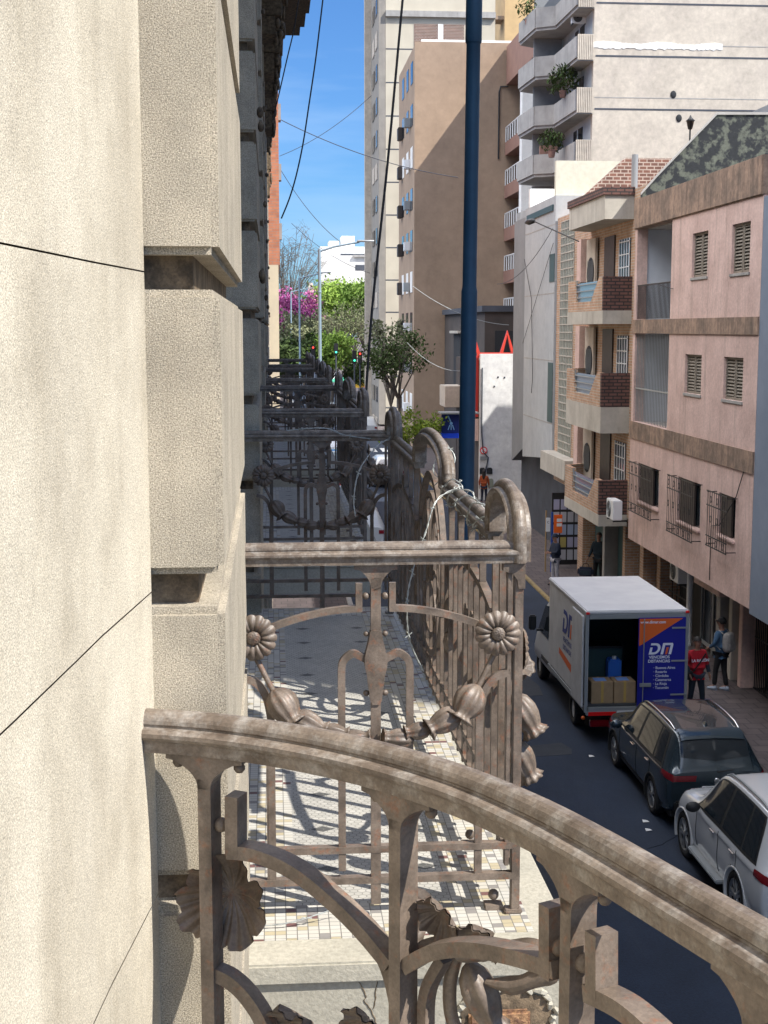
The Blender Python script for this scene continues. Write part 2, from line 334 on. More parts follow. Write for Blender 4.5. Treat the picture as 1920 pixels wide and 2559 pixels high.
for i in range(9):
    random.seed(60+i); p = V((random.uniform(3, 6.4), random.uniform(18, 38), GZ+.004)); P_ = [p]; a = random.uniform(-.5, .5)+(pi/2 if i % 2 else .2)
    for q in range(14): a += random.uniform(-.5, .5); P_.append(P_[-1]+V((cos(a)*.16, sin(a)*.2, 0)))
    MB().tube(P_, .004, 4).build('road_crack', mat('tar_seal', (.010, .012, .016), rough=.6), kind='structure')
ORG = V((0, 0, 0))
litter = [(7.0/1.13, 20.6), (6.1, 20.3), (5.9, 21.9), (5.75, 24.9)]
for i, (a, b) in enumerate([(565, 1215), (900, 1618), (918, 1672)]):
    p = at(*z3(a, b), Z=GZ+.01); m_ = MB(); m_.add([p+V(q) for q in ((-.05, -.04, 0), (.06, -.05, .012), (.05, .05, 0), (-.04, .06, .014), (0, 0, .03))], [(0, 1, 4), (1, 2, 4), (2, 3, 4), (3, 0, 4), (0, 3, 2, 1)])
    single(m_, 'paper_scrap', white_paint, ['white paper scrap on the asphalt beside the dark car', 'white scrap on the asphalt in front of the pale car, the farther of two', 'white scrap on the asphalt in front of the pale car, the nearer of two'][i], 'litter', p, 'paper scraps on the road')
# ================================================================== OUR STONE BUILDING
PX = -.078
sb = thing('stone_building', 'pale stone building with rusticated piers and balconies filling the left side', 'building', (-1, 8, GZ))
zj = [.085+.488*k for k in range(-18, 21)]
def wx(y):      # plan of the smooth curved jamb
    P = [(-1.5, -.47), (0, -.40), (.6, -.355), (1.0, -.318), (1.39, -.272), (1.65, -.244), (1.74, -.236), (2.1, -.190), (2.3, -.17)]
    for (a, xa), (b, xb) in zip(P, P[1:]):
        if a <= y <= b: return xa+(xb-xa)*(y-a)/(b-a)
    return P[-1][1]
mb = MB(); ys = [-1.5, -.7, 0, .3, .6, .8, 1.0, 1.2, 1.39, 1.5, 1.65, 1.8, 1.95, 2.1]
for a, b in zip(zj, zj[1:]):
    g = .0012; zz = [a+g, a+g+.001, b-g-.001, b-g]; off = [0, 0, 0, 0]
    mb.grid(lambda u, v: V((wx(ys[round(u*(len(ys)-1))])-off[round(v*3)], ys[round(u*(len(ys)-1))], zz[round(v*3)])), len(ys)-1, 3, False)
mb.build('curved_wall', stone_smooth, sb)
mb = MB(); mb.grid(lambda u, v: V((wx(ys[round(u*(len(ys)-1))])-.016, ys[round(u*(len(ys)-1))], GZ+v*18.4)), len(ys)-1, 1, False)
mb.build('mortar_backing', mat('brown_joint', (.24, .17, .12)), sb)
def pier(y0, y1, rough_faces=True):
    mb = MB(); core = MB()
    for a, b in zip(zj, zj[1:]):
        if b < -8.4: continue
        lo, hi = a+.026, b-.026
        mb.cbox(-.9, PX, y0, y1, lo, hi, .012)
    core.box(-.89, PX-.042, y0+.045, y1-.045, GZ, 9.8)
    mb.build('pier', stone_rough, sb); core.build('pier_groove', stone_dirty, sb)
pier(2.1, 3.72)
for y0, y1 in ((7.85, 9.85), (14.15, 16.15), (20.45, 22.45), (26.75, 29)): pier(y0, y1)
mb = MB(); mb.box(-1.2, -.62, 2.11, 46, GZ, 9.8); mb.build('wall', stone_rough, sb)
# french doors behind each balcony
for y0 in (3.72, 9.85, 16.15, 22.45):
    f = MB().box(-.62, -.56, y0+.7, y0+3.4, -1.62, 1.6).build('door', wood_dark, sb)
    MB().box(-.559, -.545, y0+.85, y0+1.95, -1.2, 1.45).box(-.559, -.545, y0+2.15, y0+3.25, -1.2, 1.45).build('pane', glass_dark, f)
# far stretch of the facade, and its heavy cornice pieces seen in silhouette
pier(29.2, 45)
def corbel(y0, y1, x1, zb, zt):
    m_ = MB(); n = 6
    for k in range(n):
        t0 = k/n; m_.cbox(PX-.02, PX+(x1-PX)*(.35+.65*sin(t0*pi/2)), y0, y1, zb+(zt-zb)*t0, zb+(zt-zb)*(k+1)/n-.01, .01)
    for q in range(26):
        h_ = random.random(); m_.ball((PX+(x1-PX)*(.45+.55*h_)*random.uniform(.7, 1.05), random.uniform(y0, y1), zb+(zt-zb)*h_), (random.uniform(.02, .05), random.uniform(.04, .12), random.uniform(.05, .16)), 6)
    return m_
for i, (y, x1, zb, zt) in enumerate([(19.0, .40, 3.9, 5.4), (21.0, .37, 3.75, 5.6), (23.4, .31, 3.9, 6.2), (26.4, .27, 3.7, 5.8), (29.0, .22, 4.0, 6.5), (31.5, .13, 4.0, 7.4), (34, .10, 3.2, 7.0), (13.5, .22, 3.9, 5.2), (16.2, .30, 3.9, 5.3)]):
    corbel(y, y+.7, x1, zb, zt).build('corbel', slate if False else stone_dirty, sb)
mb = MB()
for y0, y1, x1, z0 in ((14, 20.4, .52, 5.02), (20.5, 24, .60, 5.05), (24.2, 27, .42, 6.3), (27, 40, .30, 7.4)):
    mb.box(PX-.1, x1, y0, y1, z0, z0+.22); mb.box(PX-.1, x1*.86, y0, y1, z0-.14, z0-.003); mb.box(PX-.1, x1+.08, y0, y1, z0+.223, z0+.4)
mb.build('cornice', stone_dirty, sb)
for y in (8.6, 9.2, 14.8, 21, 30, 36):
    for k in range(4):
        MB().ball((PX+.02, y, -.15+k*.976+.48), (.022, .04, .035), 8).build('boss', stone_dirty, sb)
# balcony slabs
tile = bpy.data.materials.new('hexagon_mosaic'); tile.use_nodes = True
def tile_nodes():
    t = tile.node_tree; N = t.nodes.new; K = t.links.new; b = t.nodes['Principled BSDF']; b.inputs['Roughness'].default_value = .55
    def vm(op, a, c=None, sc=None):
        n = N('ShaderNodeVectorMath'); n.operation = op
        for i, q in ((0, a), (1, c)):
            if q is None: continue
            if isinstance(q, tuple): n.inputs[i].default_value = q
            else: K(q, n.inputs[i])
        return n
    def mm(op, a, c=None, d=None):
        n = N('ShaderNodeMath'); n.operation = op
        for i, q in ((0, a), (1, c), (2, d)):
            if q is None: continue
            if isinstance(q, (int, float)): n.inputs[i].default_value = q
            else: K(q, n.inputs[i])
        return n.outputs[0]
    g = N('ShaderNodeNewGeometry').outputs['Position']
    sh = vm('ADD', g, (10, 10, 0)).outputs[0]
    p = vm('MULTIPLY', sh, (1/.0235, 1/.0235, 0)).outputs[0]
    r = (1.0, 1.7320508, 1.0); h = (.5, .8660254, .5)
    a = vm('SUBTRACT', vm('MODULO', p, r).outputs[0], (.5, .8660254, 0)).outputs[0]
    c = vm('SUBTRACT', vm('MODULO', vm('SUBTRACT', p, (.5, .8660254, 0)).outputs[0], r).outputs[0], (.5, .8660254, 0)).outputs[0]
    la = vm('LENGTH', a).outputs['Value']; lc = vm('LENGTH', c).outputs['Value']
    lt = mm('LESS_THAN', la, lc)
    mix = N('ShaderNodeMix'); mix.data_type = 'VECTOR'; K(lt, mix.inputs[0]); K(c, mix.inputs[4]); K(a, mix.inputs[5]); G = mix.outputs[1]
    ab = vm('ABSOLUTE', G).outputs[0]
    dt = vm('DOT_PRODUCT', ab, (.5, .8660254, 0)).outputs['Value']
    sx = N('ShaderNodeSeparateXYZ'); K(ab, sx.inputs[0])
    ed = mm('SUBTRACT', .5, mm('MAXIMUM', dt, sx.outputs[0]))
    grout = mm('LESS_THAN', ed, .045)
    idv = vm('SUBTRACT', p, G).outputs[0]
    wn = N('ShaderNodeTexWhiteNoise'); wn.noise_dimensions = '2D'; K(vm('SNAP', vm('ADD', idv, (.01, .01, 0)).outputs[0], (.25, .4330127, 1)).outputs[0], wn.inputs['Vector'])
    def col(c_): n = N('ShaderNodeRGB'); n.outputs[0].default_value = (*c_, 1); return n.outputs[0]
    def mx(f, a_, b_):
        n = N('ShaderNodeMixRGB'); K(f, n.inputs[0]); K(a_, n.inputs[1]); K(b_, n.inputs[2]); return n.outputs[0]
    hexc = mx(wn.outputs['Value'], col((.56, .54, .49)), col((.46, .445, .40)))
    # dark diamonds repeated in the field
    q = vm('MODULO', vm('ADD', sh, (.2, .1, 0)).outputs[0], (.30, .34, 1)).outputs[0]; q = vm('ABSOLUTE', vm('SUBTRACT', q, (.15, .17, 0)).outputs[0]).outputs[0]
    sq = N('ShaderNodeSeparateXYZ'); K(q, sq.inputs[0])
    dia = mm('LESS_THAN', mm('ADD', mm('MULTIPLY', sq.outputs[0], 1.0), mm('MULTIPLY', sq.outputs[1], 1.6)), .042)
    hexc = mx(dia, hexc, col((.10, .10, .095)))
    hexc = mx(grout, hexc, col((.20, .19, .17)))
    # border of small square tesserae
    s = N('ShaderNodeSeparateXYZ'); K(g, s.inputs[0])
    sn = vm('SNAP', sh, (.030, .024, 1)).outputs[0]; w2 = N('ShaderNodeTexWhiteNoise'); w2.noise_dimensions = '2D'; K(sn, w2.inputs['Vector'])
    rp = N('ShaderNodeValToRGB'); rp.color_ramp.interpolation = 'CONSTANT'; e = rp.color_ramp.elements
    e[0].color = (.60, .57, .50, 1); e[1].position = .42; e[1].color = (.30, .28, .26, 1)
    for pos, c_ in ((.52, (.52, .45, .30, 1)), (.70, (.62, .60, .54, 1)), (.965, (.20, .10, .09, 1))): x = e.new(pos); x.color = c_
    K(w2.outputs['Value'], rp.inputs[0])
    fr = vm('FRACTION', vm('MULTIPLY', sh, (1/.030, 1/.024, 0)).outputs[0]).outputs[0]; sf = N('ShaderNodeSeparateXYZ'); K(fr, sf.inputs[0])
    gl = mm('MAXIMUM', mm('LESS_THAN', sf.outputs[0], .09), mm('LESS_THAN', sf.outputs[1], .09))
    bc = mx(gl, rp.outputs[0], col((.20, .19, .17)))
    yy = mm('MODULO', mm('SUBTRACT', s.outputs[1], 3.53), 6.3)
    inb = mm('MAXIMUM', mm('MAXIMUM', mm('GREATER_THAN', s.outputs[0], .50), mm('LESS_THAN', s.outputs[0], .05)), mm('MAXIMUM', mm('LESS_THAN', yy, .22), mm('GREATER_THAN', yy, 4.2)))
    fin = mx(inb, hexc, bc)
    nz_ = N('ShaderNodeTexNoise'); nz_.inputs['Scale'].default_value = 5; nz_.inputs['Detail'].default_value = 6; K(g, nz_.inputs[0])
    ml = N('ShaderNodeMixRGB'); ml.blend_type = 'MULTIPLY'; ml.inputs[0].default_value = .35; K(fin, ml.inputs[1]); K(nz_.outputs[0], ml.inputs[2])
    K(ml.outputs[0], b.inputs['Base Color'])
tile_nodes()
slab_m = mat('cracked_pale_render', (.44, .41, .335), (.35, .33, .27), 5, fine=.2, fscale=70, bump=.003, bscale=70, streak=.3, sscale=(8, 8, 2), scol=(.35, .32, .26))
for k in range(4):
    d = 6.3*k
    s = MB(); s.cbox(-.62, .80, 3.385+d, 8.0+d, -1.70, -1.642, .006); s.cbox(-.62, .775, 3.40+d, 7.9+d, -2.9 if k == 0 else -1.9, -1.70, .004)
    o = s.build('balcony_slab', slab_m, sb)
    t = MB(); t.box(-.6, .70, 3.53+d, 7.96+d, -1.646, -1.640); t.build('mosaic_floor', tile, o)
# ledge of our own bow balcony
mb = MB(); mb.prism([(-.3, -1.0), (.46, -1.0), (.47, 1.0), (.43, 1.35), (.33, 1.62), (.2, 1.83), (.05, 1.96), (-.15, 2.05), (-.3, 2.09)], 'xy', -1.9, -1.642); mb.build('balcony_slab', slab_m, sb)
# broken place in the slab front, with rusty brick showing
hz0 = at(1165, 2470, Y=3.4).z
mb = MB()
for i in range(26):
    a = i/26*2*pi; r = 1+.12*random.uniform(-1, 1); c = V((.60, 3.392, hz0-.08)); rx, rz = .135*r, .085*r
    a2 = (i+1)/26*2*pi; p = c+V((rx*cos(a), 0, rz*sin(a))); q = c+V((.135*cos(a2), 0, .085*sin(a2))); mb.tube([p, p.lerp(q, .5)+V((0, -.004, .004)), q], [.006, .009, .005], 5, False)
mb.build('broken_edge', slab_m, sb)
MB().prism([(.60+.135*cos(a)*random.uniform(.86, 1.05), hz0-.08+.085*sin(a)*random.uniform(.86, 1.05)) for a in [i*pi/12 for i in range(24)]], 'xz', 3.392, 3.396).build('broken_recess', stone_dirty, sb)
rusty = mat('rusty_brick', (.42, .24, .12), (.16, .08, .05), 60, fine=.5, fscale=90, bump=.008, bscale=60)
MB().cbox(.50, .665, 3.378, 3.42, hz0-.15, hz0-.06, .008).build('exposed_brick', rusty, sb)
# hairline cracks
mb = MB()
for pts in ([(700, 2115), (760, 2108), (840, 2118), (880, 2104), (960, 2106)], [(770, 2112), (790, 2150), (788, 2165), (800, 2180), (815, 2212)], [(815, 2110), (812, 2150), (806, 2180)], [(540, 2108), (600, 2118), (700, 2115)]):
    P_ = [dd(x+random.uniform(-2, 2), y, Y=3.3985) for x, y in cat_r([(a, b, 0) for a, b in pts], 5) and [(q.x, q.y) for q in cat_r([(a, b, 0) for a, b in pts], 5)]]
    mb.tube(P_, .0012, 4)
mb.build('crack', stone_dirty, sb)
# ================================================================== RAILINGS
HRN = [(.013+.0185*sin(a), -.0185*cos(a)) for a in [pi*i/10 for i in range(11)]]+[(.010, .0165), (.008, .017), (.006, .028), (.002, .033), (-.004, .0335), (-.009, .030), (-.0115, .0245), (-.030, .023)]
HRN = HRN+[(a, -b) for a, b in reversed(HRN[11:])]
HR = [(-.012, -.032), (.004, -.034), (.008, -.027), (.013, -.026), (.016, -.019), (.024, -.016), (.031, -.008), (.033, 0), (.031, .008), (.024, .016), (.016, .019), (.013, .026), (.008, .027), (.004, .034), (-.012, .032), (-.014, .017), (-.034, .015), (-.034, -.015), (-.014, -.017)]
def flower(mb, c, n, r, pet=15, bowl=.35):
    c = V(c); n = V(n).normalized(); a = n.cross(V((0, 0, 1))).normalized(); b = n.cross(a)
    def fn(u, v):
        th = u*2*pi; lob = abs(sin(th*pet/2)); rr = r*v*(1+.0*lob) * (.90+.10*lob**.5)
        ridge = .10*r*lob**.7*sin(pi*min(1, v*1.0))*(1 if v < .98 else .3)
        h = r*(bowl*sin(v*2.4)) + ridge + .022*r*abs(sin(th*pet*1.5))*sin(pi*v)
        return c+(a*cos(th)+b*sin(th))*rr+n*h
    mb.grid(fn, pet*6, 7)
    mb.grid(lambda u, v: c+(a*cos(u*2*pi)+b*sin(u*2*pi))*rr_(v, r)-n*.004, 30, 2)
    def ctr(u, v):
        th = u*2*pi; rr = r*.30*sin(v*pi/2); h = r*(.34+.16*cos(v*pi/2)+.035*sin(th*9)*sin(v*14))
        return c+(a*cos(th)+b*sin(th))*rr+n*h
    mb.grid(ctr, 36, 8)
def rr_(v, r): return r*.9*v
def bud(mb, c, d, ln, r, k=9):
    prof = [(.15*r, 0), (.45*r, .06*ln), (.85*r, .22*ln), (r, .42*ln), (.95*r, .6*ln), (.78*r, .78*ln), (.62*r, .88*ln), (.78*r, .96*ln), (.98*r, 1.03*ln), (.8*r, 1.0*ln), (.2*r, .9*ln)]
    mb.lathe(c, d, prof, 36, .10, k)
def tee(mb, x, z, y, nrm=V((0, -1, 0)), along=V((1, 0, 0)), hw=.052, sw=.014, dp=.011, h=.06):
    # flared head under the handrail: flat top strip and a bell curving to the shaft, as one outline
    o = V((x, y, z)); prof = [(-hw, 0), (-hw, -.012)]
    for k in range(7): t = k/6; prof.append((-(sw+(hw-.014-sw)*(1-t)**2.4), -.014-(h-.014)*t))
    full = prof+[(-a, b) for a, b in reversed(prof)]
    n = len(full); f = [o+along*a+V((0, 0, b))+nrm*dp for a, b in full]; g = [o+along*a+V((0, 0, b))-nrm*dp for a, b in full]
    mb.add(f+g, [tuple(range(n)), tuple(range(2*n-1, n-1, -1))]+[(i, i+n, (i+1) % n+n, (i+1) % n) for i in range(n)])
def arc_pts(f, n=10): return [f(i/n) for i in range(n+1)]
RZ = -.57
def make_balcony(y0, y1, label):
    X1 = .668; r = thing('balcony_railing', label, 'railing', (.3, (y0+y1)/2, -1.64), group='ornate balcony railings along the stone building')
    xc = dd(812, 1400, Y=3.66).x
    def S(x, y): p = dd(x, y, Y=3.66); return p.x, p.z
    for side, Y in ((0, y0), (1, y1)):
        nf = V((0, -1, 0))
        MB().sweep([(PX-.25, Y, RZ-.033), (X1-.005, Y, RZ-.033)], nf, HRN, -1).build('handrail', iron_rail, r)
        b = MB(); b.box(xc-.0135, xc+.0135, Y-.011, Y+.011, -1.60, RZ-.10); tee(b, xc, RZ-.065, Y, hw=.058, sw=.013, h=.07)
        b.build('centre_bar', iron, r)
        # shield with two crooks
        zt = S(812, 1360)[1]; zb = S(812, 1520)[1]
        prof = [(.006, zt), (.016, zt-.004), (.020, zt-.03), (.026, zt-.055), (.031, zt-.075), (.031, zt-.10), (.024, zt-.13), (.016, zb+.012), (.010, zb)]
        pl = [(xc-a, z) for a, z in prof]+[(xc+a, z) for a, z in reversed(prof)]
        b = MB(); b.prism(pl, 'xz', Y-.016, Y+.016)
        for sg in (-1, 1): b.ball((xc+sg*.026, Y, zt-.012), .008, 8); b.ball((xc+sg*.026, Y, zb+.03), .009, 8)
        b.build('shield_ornament', iron, r)
        for sg in (-1, 1):
            # crook: from the shield out and over, then straight down
            xa = abs(S(738, 1430)[0]-xc); zc = S(750, 1420)[1]; zr = S(757, 1403)[1]
            P_ = cat_r([(xc+sg*.022, Y, zt-.085), (xc+sg*.04, Y, zt-.075), (xc+sg*(xa-.03), Y, zr-.012), (xc+sg*(xa-.004), Y, zc-.012), (xc+sg*xa, Y, zc-.05)], 6)+[V((xc+sg*xa, Y, -1.50))]
            MB().bar(P_, nf, .020, .020).build('crook_bar', iron, r)
            # L bracket with the shallow arch
            xb = abs(S(848, 1290)[0]-xc); z_t = S(848, 1258)[1]; z_b = S(848, 1318)[1]; xe = S(1040, 1350)[0]-xc; ze = S(1040, 1350)[1]
            P_ = [V((xc+sg*xb, Y, z_t)), V((xc+sg*xb, Y, z_b+.006))]+[V((xc+sg*(xb+(xe-xb)*t), Y, z_b+.006+(ze-z_b-.006)*(t**1.9))) for t in [i/9 for i in range(1, 10)]]
            b = MB(); b.bar(P_, nf, .018, .020); b.ball((xc+sg*(xb-.019), Y, S(832, 1287)[1]), .0105, 10); b.build('arch_bracket', iron, r)
            xo = abs(S(1035, 1600)[0]-xc); xq = abs(S(1098, 1452)[0]-xc)
            zq = S(1098, 1452)[1]
            P_ = [V((xc+sg*(xo), Y, -1.53)), V((xc+sg*xo, Y, zq-.13))]+cat_r([(xc+sg*xo, Y, zq-.12), (xc+sg*(xo+.015), Y, zq-.05), (xc+sg*(xo+.045), Y, zq-.012), (xc+sg*(xo+.085), Y, zq)], 5)
            MB().bar(P_, nf, .020, .020).build('quarter_arch_bar', iron, r)
            b = MB(); flower(b, (xc+sg*(S(1072, 1363)[0]-xc), Y-.018, S(1072, 1363)[1]), (0, -1, 0), .064); b.build('flower', iron, r)
            # drooping stem with buds: the festoon
            fx = S(1072, 1363)[0]-xc; fz = S(1072, 1400)[1]
            st = [V((xc+sg*fx, Y-.01, fz)), V((xc+sg*(fx-.05), Y-.02, fz-.10)), V((xc+sg*(fx-.09), Y-.02, fz-.16)), V((xc+sg*(fx-.18), Y-.02, fz-.215)), V((xc+sg*(fx-.26), Y-.02, fz-.245)), V((xc+sg*.012, Y-.02, fz-.262))]
            b = MB(); b.tube(cat_r(st, 6), .008, 8); bud(b, st[4]+V((sg*.03, -.012, .0)), V((-sg, -.1, .1)), .085, .027, 8)
            bud(b, st[1], (st[2]-st[1])+V((0, -.02, 0)), .105, .042, 9)
            bud(b, st[2]+V((sg*-.01, -.01, -.01)), V((-sg*.9, -.15, -.45)), .10, .034, 8)
            bud(b, st[3]+V((0, -.01, 0)), V((-sg, -.1, -.15)), .075, .024, 7)
            b.build('garland', iron, r)
        xl = S(583, 1700)[0]
        MB().box(xl-.009, xl+.009, Y-.009, Y+.009, -1.53, S(583, 1600)[1]).build('bar', iron, r)
        for zz in (S(900, 1830)[1], S(900, 1896)[1]):
            MB().box(PX-.2, X1+.01, Y-.0125, Y+.0125, zz-.0095, zz+.0095).build('cross_bar', iron, r)
        # corner post with fluted shaft and flared head
        b = MB(); zt = RZ-.07
        b.cbox(X1-.013, X1+.013, Y-.012, Y+.012, -1.638, zt, .003); b.cbox(X1-.032, X1-.019, Y-.010, Y+.014, -1.50, zt, .002)
        pr = [(X1+.016, RZ-.066), (X1+.016, RZ-.135), (X1-.002, RZ-.135), (X1-.006, RZ-.11), (X1-.02, RZ-.092), (X1-.045, RZ-.086), (X1-.045, RZ-.066)]
        b.prism(pr, 'xz', Y-.017, Y+.013); b.cbox(X1-.03, X1+.02, Y-.02, Y+.02, -1.64, -1.628, .003)
        b.build('corner_post', iron, r)
    # front panel
    nf = V((1, 0, 0)); ym = (y0+y1)/2
    def hoop(a, b_, h, ext0, ext1):
        c = (a+b_)/2; hw = (b_-a)/2
        P_ = [V((X1, a, RZ-.033-ext0))]+[V((X1, c-hw*cos(t), RZ-.033+ .03+h*sin(t)**.75)) for t in [pi*(i+.5)/24 for i in range(24)]]+[V((X1, b_, RZ-.033-ext1))]
        return P_
    MB().sweep(hoop(y0-.002, y0+.40, .115, .03, 0), nf, HRN, -1, False).build('hoop_rail', iron_rail, r)
    MB().sweep(hoop(y1-.40, y1+.002, .115, 0, .03), nf, HRN, -1, False).build('hoop_rail', iron_rail, r)
    MB().sweep(hoop(ym-.5, ym+.5, .125, 0, 0), nf, HRN, -1, False).build('hoop_rail', iron_rail, r)
    for a, b_ in ((y0+.39, ym-.49), (ym+.49, y1-.39)):
        MB().sweep([(X1, a, RZ-.033), (X1, b_, RZ-.033)], nf, HRN, -1).build('handrail', iron_rail, r)
    MB().bar([V((X1, ym+.43*cos(t), RZ-.42+.38*sin(t))) for t in [2*pi*i/36 for i in range(37)]], nf, .030, .024).build('oval_ring', iron, r)
    MB().bar([V((X1, ym+.33*cos(t), RZ-.42+.30*sin(t))) for t in [2*pi*i/36 for i in range(37)]], nf, .016, .018).build('oval_ring', iron, r)
    n = 0; yb = y0+.13
    while yb < y1-.1:
        top = RZ-.06 if n % 2 == 0 else RZ-.26
        if abs(yb-ym) < .5: top = RZ-.10-.5*abs(yb-ym)
        if min(abs(yb-y0), abs(yb-y1)) < .4: top = RZ-.05
        b = MB(); b.box(X1-.010, X1+.010, yb-.010, yb+.010, -1.53, top)
        if n % 2 == 0 and abs(yb-ym) > .5: tee(b, X1, RZ-.062, yb, V((1, 0, 0)), V((0, 1, 0)), .05, .011, .011, .07)
        b.build('bar', iron, r); yb += .128; n += 1
    for zz in (-1.413, -1.50): MB().box(X1-.0125, X1+.0125, y0+.013, y1-.013, zz-.0095, zz+.0095).build('cross_bar', iron, r)
    b = MB(); flower(b, (X1+.016, ym, RZ-.42), (1, 0, 0), .10, 18); b.build('flower', iron, r)
    for sg in (-1, 1):
        for q_ in range(4):
            a0 = -.9+q_*.6; P_ = cat_r([(X1, ym+sg*.09*cos(a0), RZ-.42+.09*sin(a0)), (X1, ym+sg*.20*cos(a0+.25), RZ-.42+.20*sin(a0+.25)), (X1, ym+sg*.30*cos(a0+.1), RZ-.42+.27*sin(a0+.1)), (X1, ym+sg*.27*cos(a0-.25), RZ-.42+.24*sin(a0-.25))], 5)
            MB().bar(P_, nf, .018, .018).build('scroll', iron, r)
        b = MB(); bud(b, (X1+.01, ym+sg*.12, RZ-.60), (.4, sg*.5, -.8), .13, .04, 8); b.build('hanging_buds', iron, r)
    for s0, s1 in ((y0+.25, ym-.55), (ym+.55, y1-.25)):
        m = (s0+s1)/2; h = (s1-s0)/2
        for sg in (-1, 1):
            P_ = [V((X1, m+sg*.035, RZ-.17)), V((X1, m+sg*.035, RZ-.235))]+[V((X1, m+sg*(.035+(h-.05)*t), RZ-.235-.09*t**1.9)) for t in [i/8 for i in range(1, 9)]]
            b = MB(); b.bar(P_, nf, .022, .026); b.ball((X1, m+sg*.018, RZ-.20), .011, 8); b.build('arch_bracket', iron, r)
            P_ = cat_r([(X1, m+sg*.02, RZ-.42), (X1, m+sg*.06, RZ-.38), (X1, m+sg*.10, RZ-.40), (X1, m+sg*.115, RZ-.47)], 5)+[V((X1, m+sg*.115, -1.5))]
            MB().bar(P_, nf, .02, .022).build('crook_bar', iron, r)
        st = [V((X1+.02, m+h*cos(t), RZ-.36-.26*sin(t))) for t in [pi*i/12 for i in range(13)]]
        b = MB(); b.tube(st, .009, 8)
        for i in range(2, 11, 2): bud(b, st[i]+V((.0, 0, .01)), (st[i+1]-st[i]).normalized()+V((.45, 0, -.15)), .11, .036, 8)
        b.build('garland', iron, r)
    for yf, zf in ((y0+.10, RZ-.33), (ym-.55, RZ-.33), (ym+.55, RZ-.33), (y1-.10, RZ-.33)):
        b = MB(); flower(b, (X1+.016, yf, zf), (1, 0, 0), .062); b.build('flower', iron, r)
        b = MB(); bud(b, (X1+.0, yf-.01, zf-.13), (.55, -.1, -.9), .13, .042, 9); bud(b, (X1+.0, yf, zf-.27), (.5, .1, -.9), .13, .040, 9); b.build('hanging_buds', iron, r)
    for yf in (y0+.03, y0+.5, y0+1.1): MB().ball((X1-.055, yf, -1.60), .016, 10).box(X1-.08, X1-.03, yf-.02, yf+.02, -1.64, -1.625).build('foot_ball', iron, r)
    return r
BY0, BY1 = 3.66, 7.79
rail2 = make_balcony(BY0, BY1, 'brown iron railing of the nearest full balcony, sunlit, wrapped with barbed wire')
for k, lb in ((1, 'dark iron railing of the second balcony away, in the shade'), (2, 'dark iron railing of the third balcony away, in the shade'), (3, 'farthest dark iron railing in the row, thin against the street')):
    dup(rail2, (rail2.location.x, rail2.location.y+6.3*k, rail2.location.z), lb)
# ---- our own bow fronted railing, in front
plan = cat_r([V(p+(0,)) for p in ((-.21, 2.046), (-.102, 2.012), (.015, 1.949), (.132, 1.858), (.24, 1.738), (.316, 1.614), (.373, 1.490), (.412, 1.390), (.445, 1.305), (.474, 1.232), (.500, 1.155), (.525, 1.06), (.54, .95), (.55, .8), (.55, .3), (.55, -.8))], 8)
acc = [0]
for a, b in zip(plan, plan[1:]): acc.append(acc[-1]+(b-a).length)
def pl_at(s):
    s = max(0, min(acc[-1]-1e-5, s))
    for i in range(len(acc)-1):
        if acc[i] <= s <= acc[i+1]:
            t = (s-acc[i])/(acc[i+1]-acc[i]); p = plan[i].lerp(plan[i+1], t); tg = (plan[min(i+2, len(plan)-1)]-plan[max(i-1, 0)]).normalized()
            return p, tg, V((tg.y, -tg.x, 0))*-1     # normal towards the street
def on(x, y):       # display pixel -> (s, z) on the railing surface
    r = ray(x/.8646, y/.8646); best = None
    for i in range(len(plan)-1):
        a, b = plan[i], plan[i+1]; ax, ay = a.x, a.y; dx, dy = b.x-a.x, b.y-a.y
        det = r.x*dy-r.y*dx
        if abs(det) < 1e-12: continue
        t = (ax*dy-ay*dx)/det; u = (ax*r.y-ay*r.x)/det
        if t > 0 and -1e-6 <= u <= 1+1e-6: return acc[i]+u*(acc[i+1]-acc[i]), r.z*t
    return None
def P3(s, z, off=0):
    p, tg, n = pl_at(s); return V((p.x, p.y, z))+n*off
def path(px, n=6):
    sz = [V((*on(x, y), 0)) for x, y in px]; sz = cat_r(sz, n) if len(sz) > 2 else [sz[0].lerp(sz[1], i/8) for i in range(9)]
    return [P3(q.x, q.y) for q in sz], [pl_at(q.x)[2] for q in sz]
br = thing('bow_railing', 'curved brown iron railing with worn moulded handrail across the bottom foreground', 'railing', (.2, 1.8, -1.64))
HRB = [(a*1.0, b*1.05) for a, b in HR]
ss = [i*.03 for i in range(int(acc[-1]/.03))]
HM = MB().sweep([P3(s, RZ-.033) for s in ss], [pl_at(s)[2] for s in ss], HRN, 1, False); HM.build('handrail', iron_rail, br)
def post(px, py_top, hw):
    s, z = on(px, py_top); p, tg, n = pl_at(s); b = MB(); zb = -1.638
    w_, d_ = .0105, .019
    c = [p+tg*w_+n*d_, p-tg*w_+n*d_, p-tg*w_-n*d_, p+tg*w_-n*d_]
    b.loft([[V((q.x, q.y, zb)) for q in c], [V((q.x, q.y, RZ-.10)) for q in c]], False)
    tee(b, 0, 0, 0, n, tg, hw, .0105, .019, .055)
    k = len(b.v)-2*18
    for i in range(8, len(b.v)): b.v[i] = b.v[i]+V((p.x, p.y, RZ-.060))
    b.build('post', iron, br)
    for sg in (-1, 1): MB().ball(p+tg*sg*(hw-.012)+V((0, 0, RZ-.082)), .009, 8).build('rivet', iron, br)
    return s
P_s = [post(452, 1700, .062), post(872, 1800, .062), post(1250, 2000, .062), post(1655, 2190, .062)]
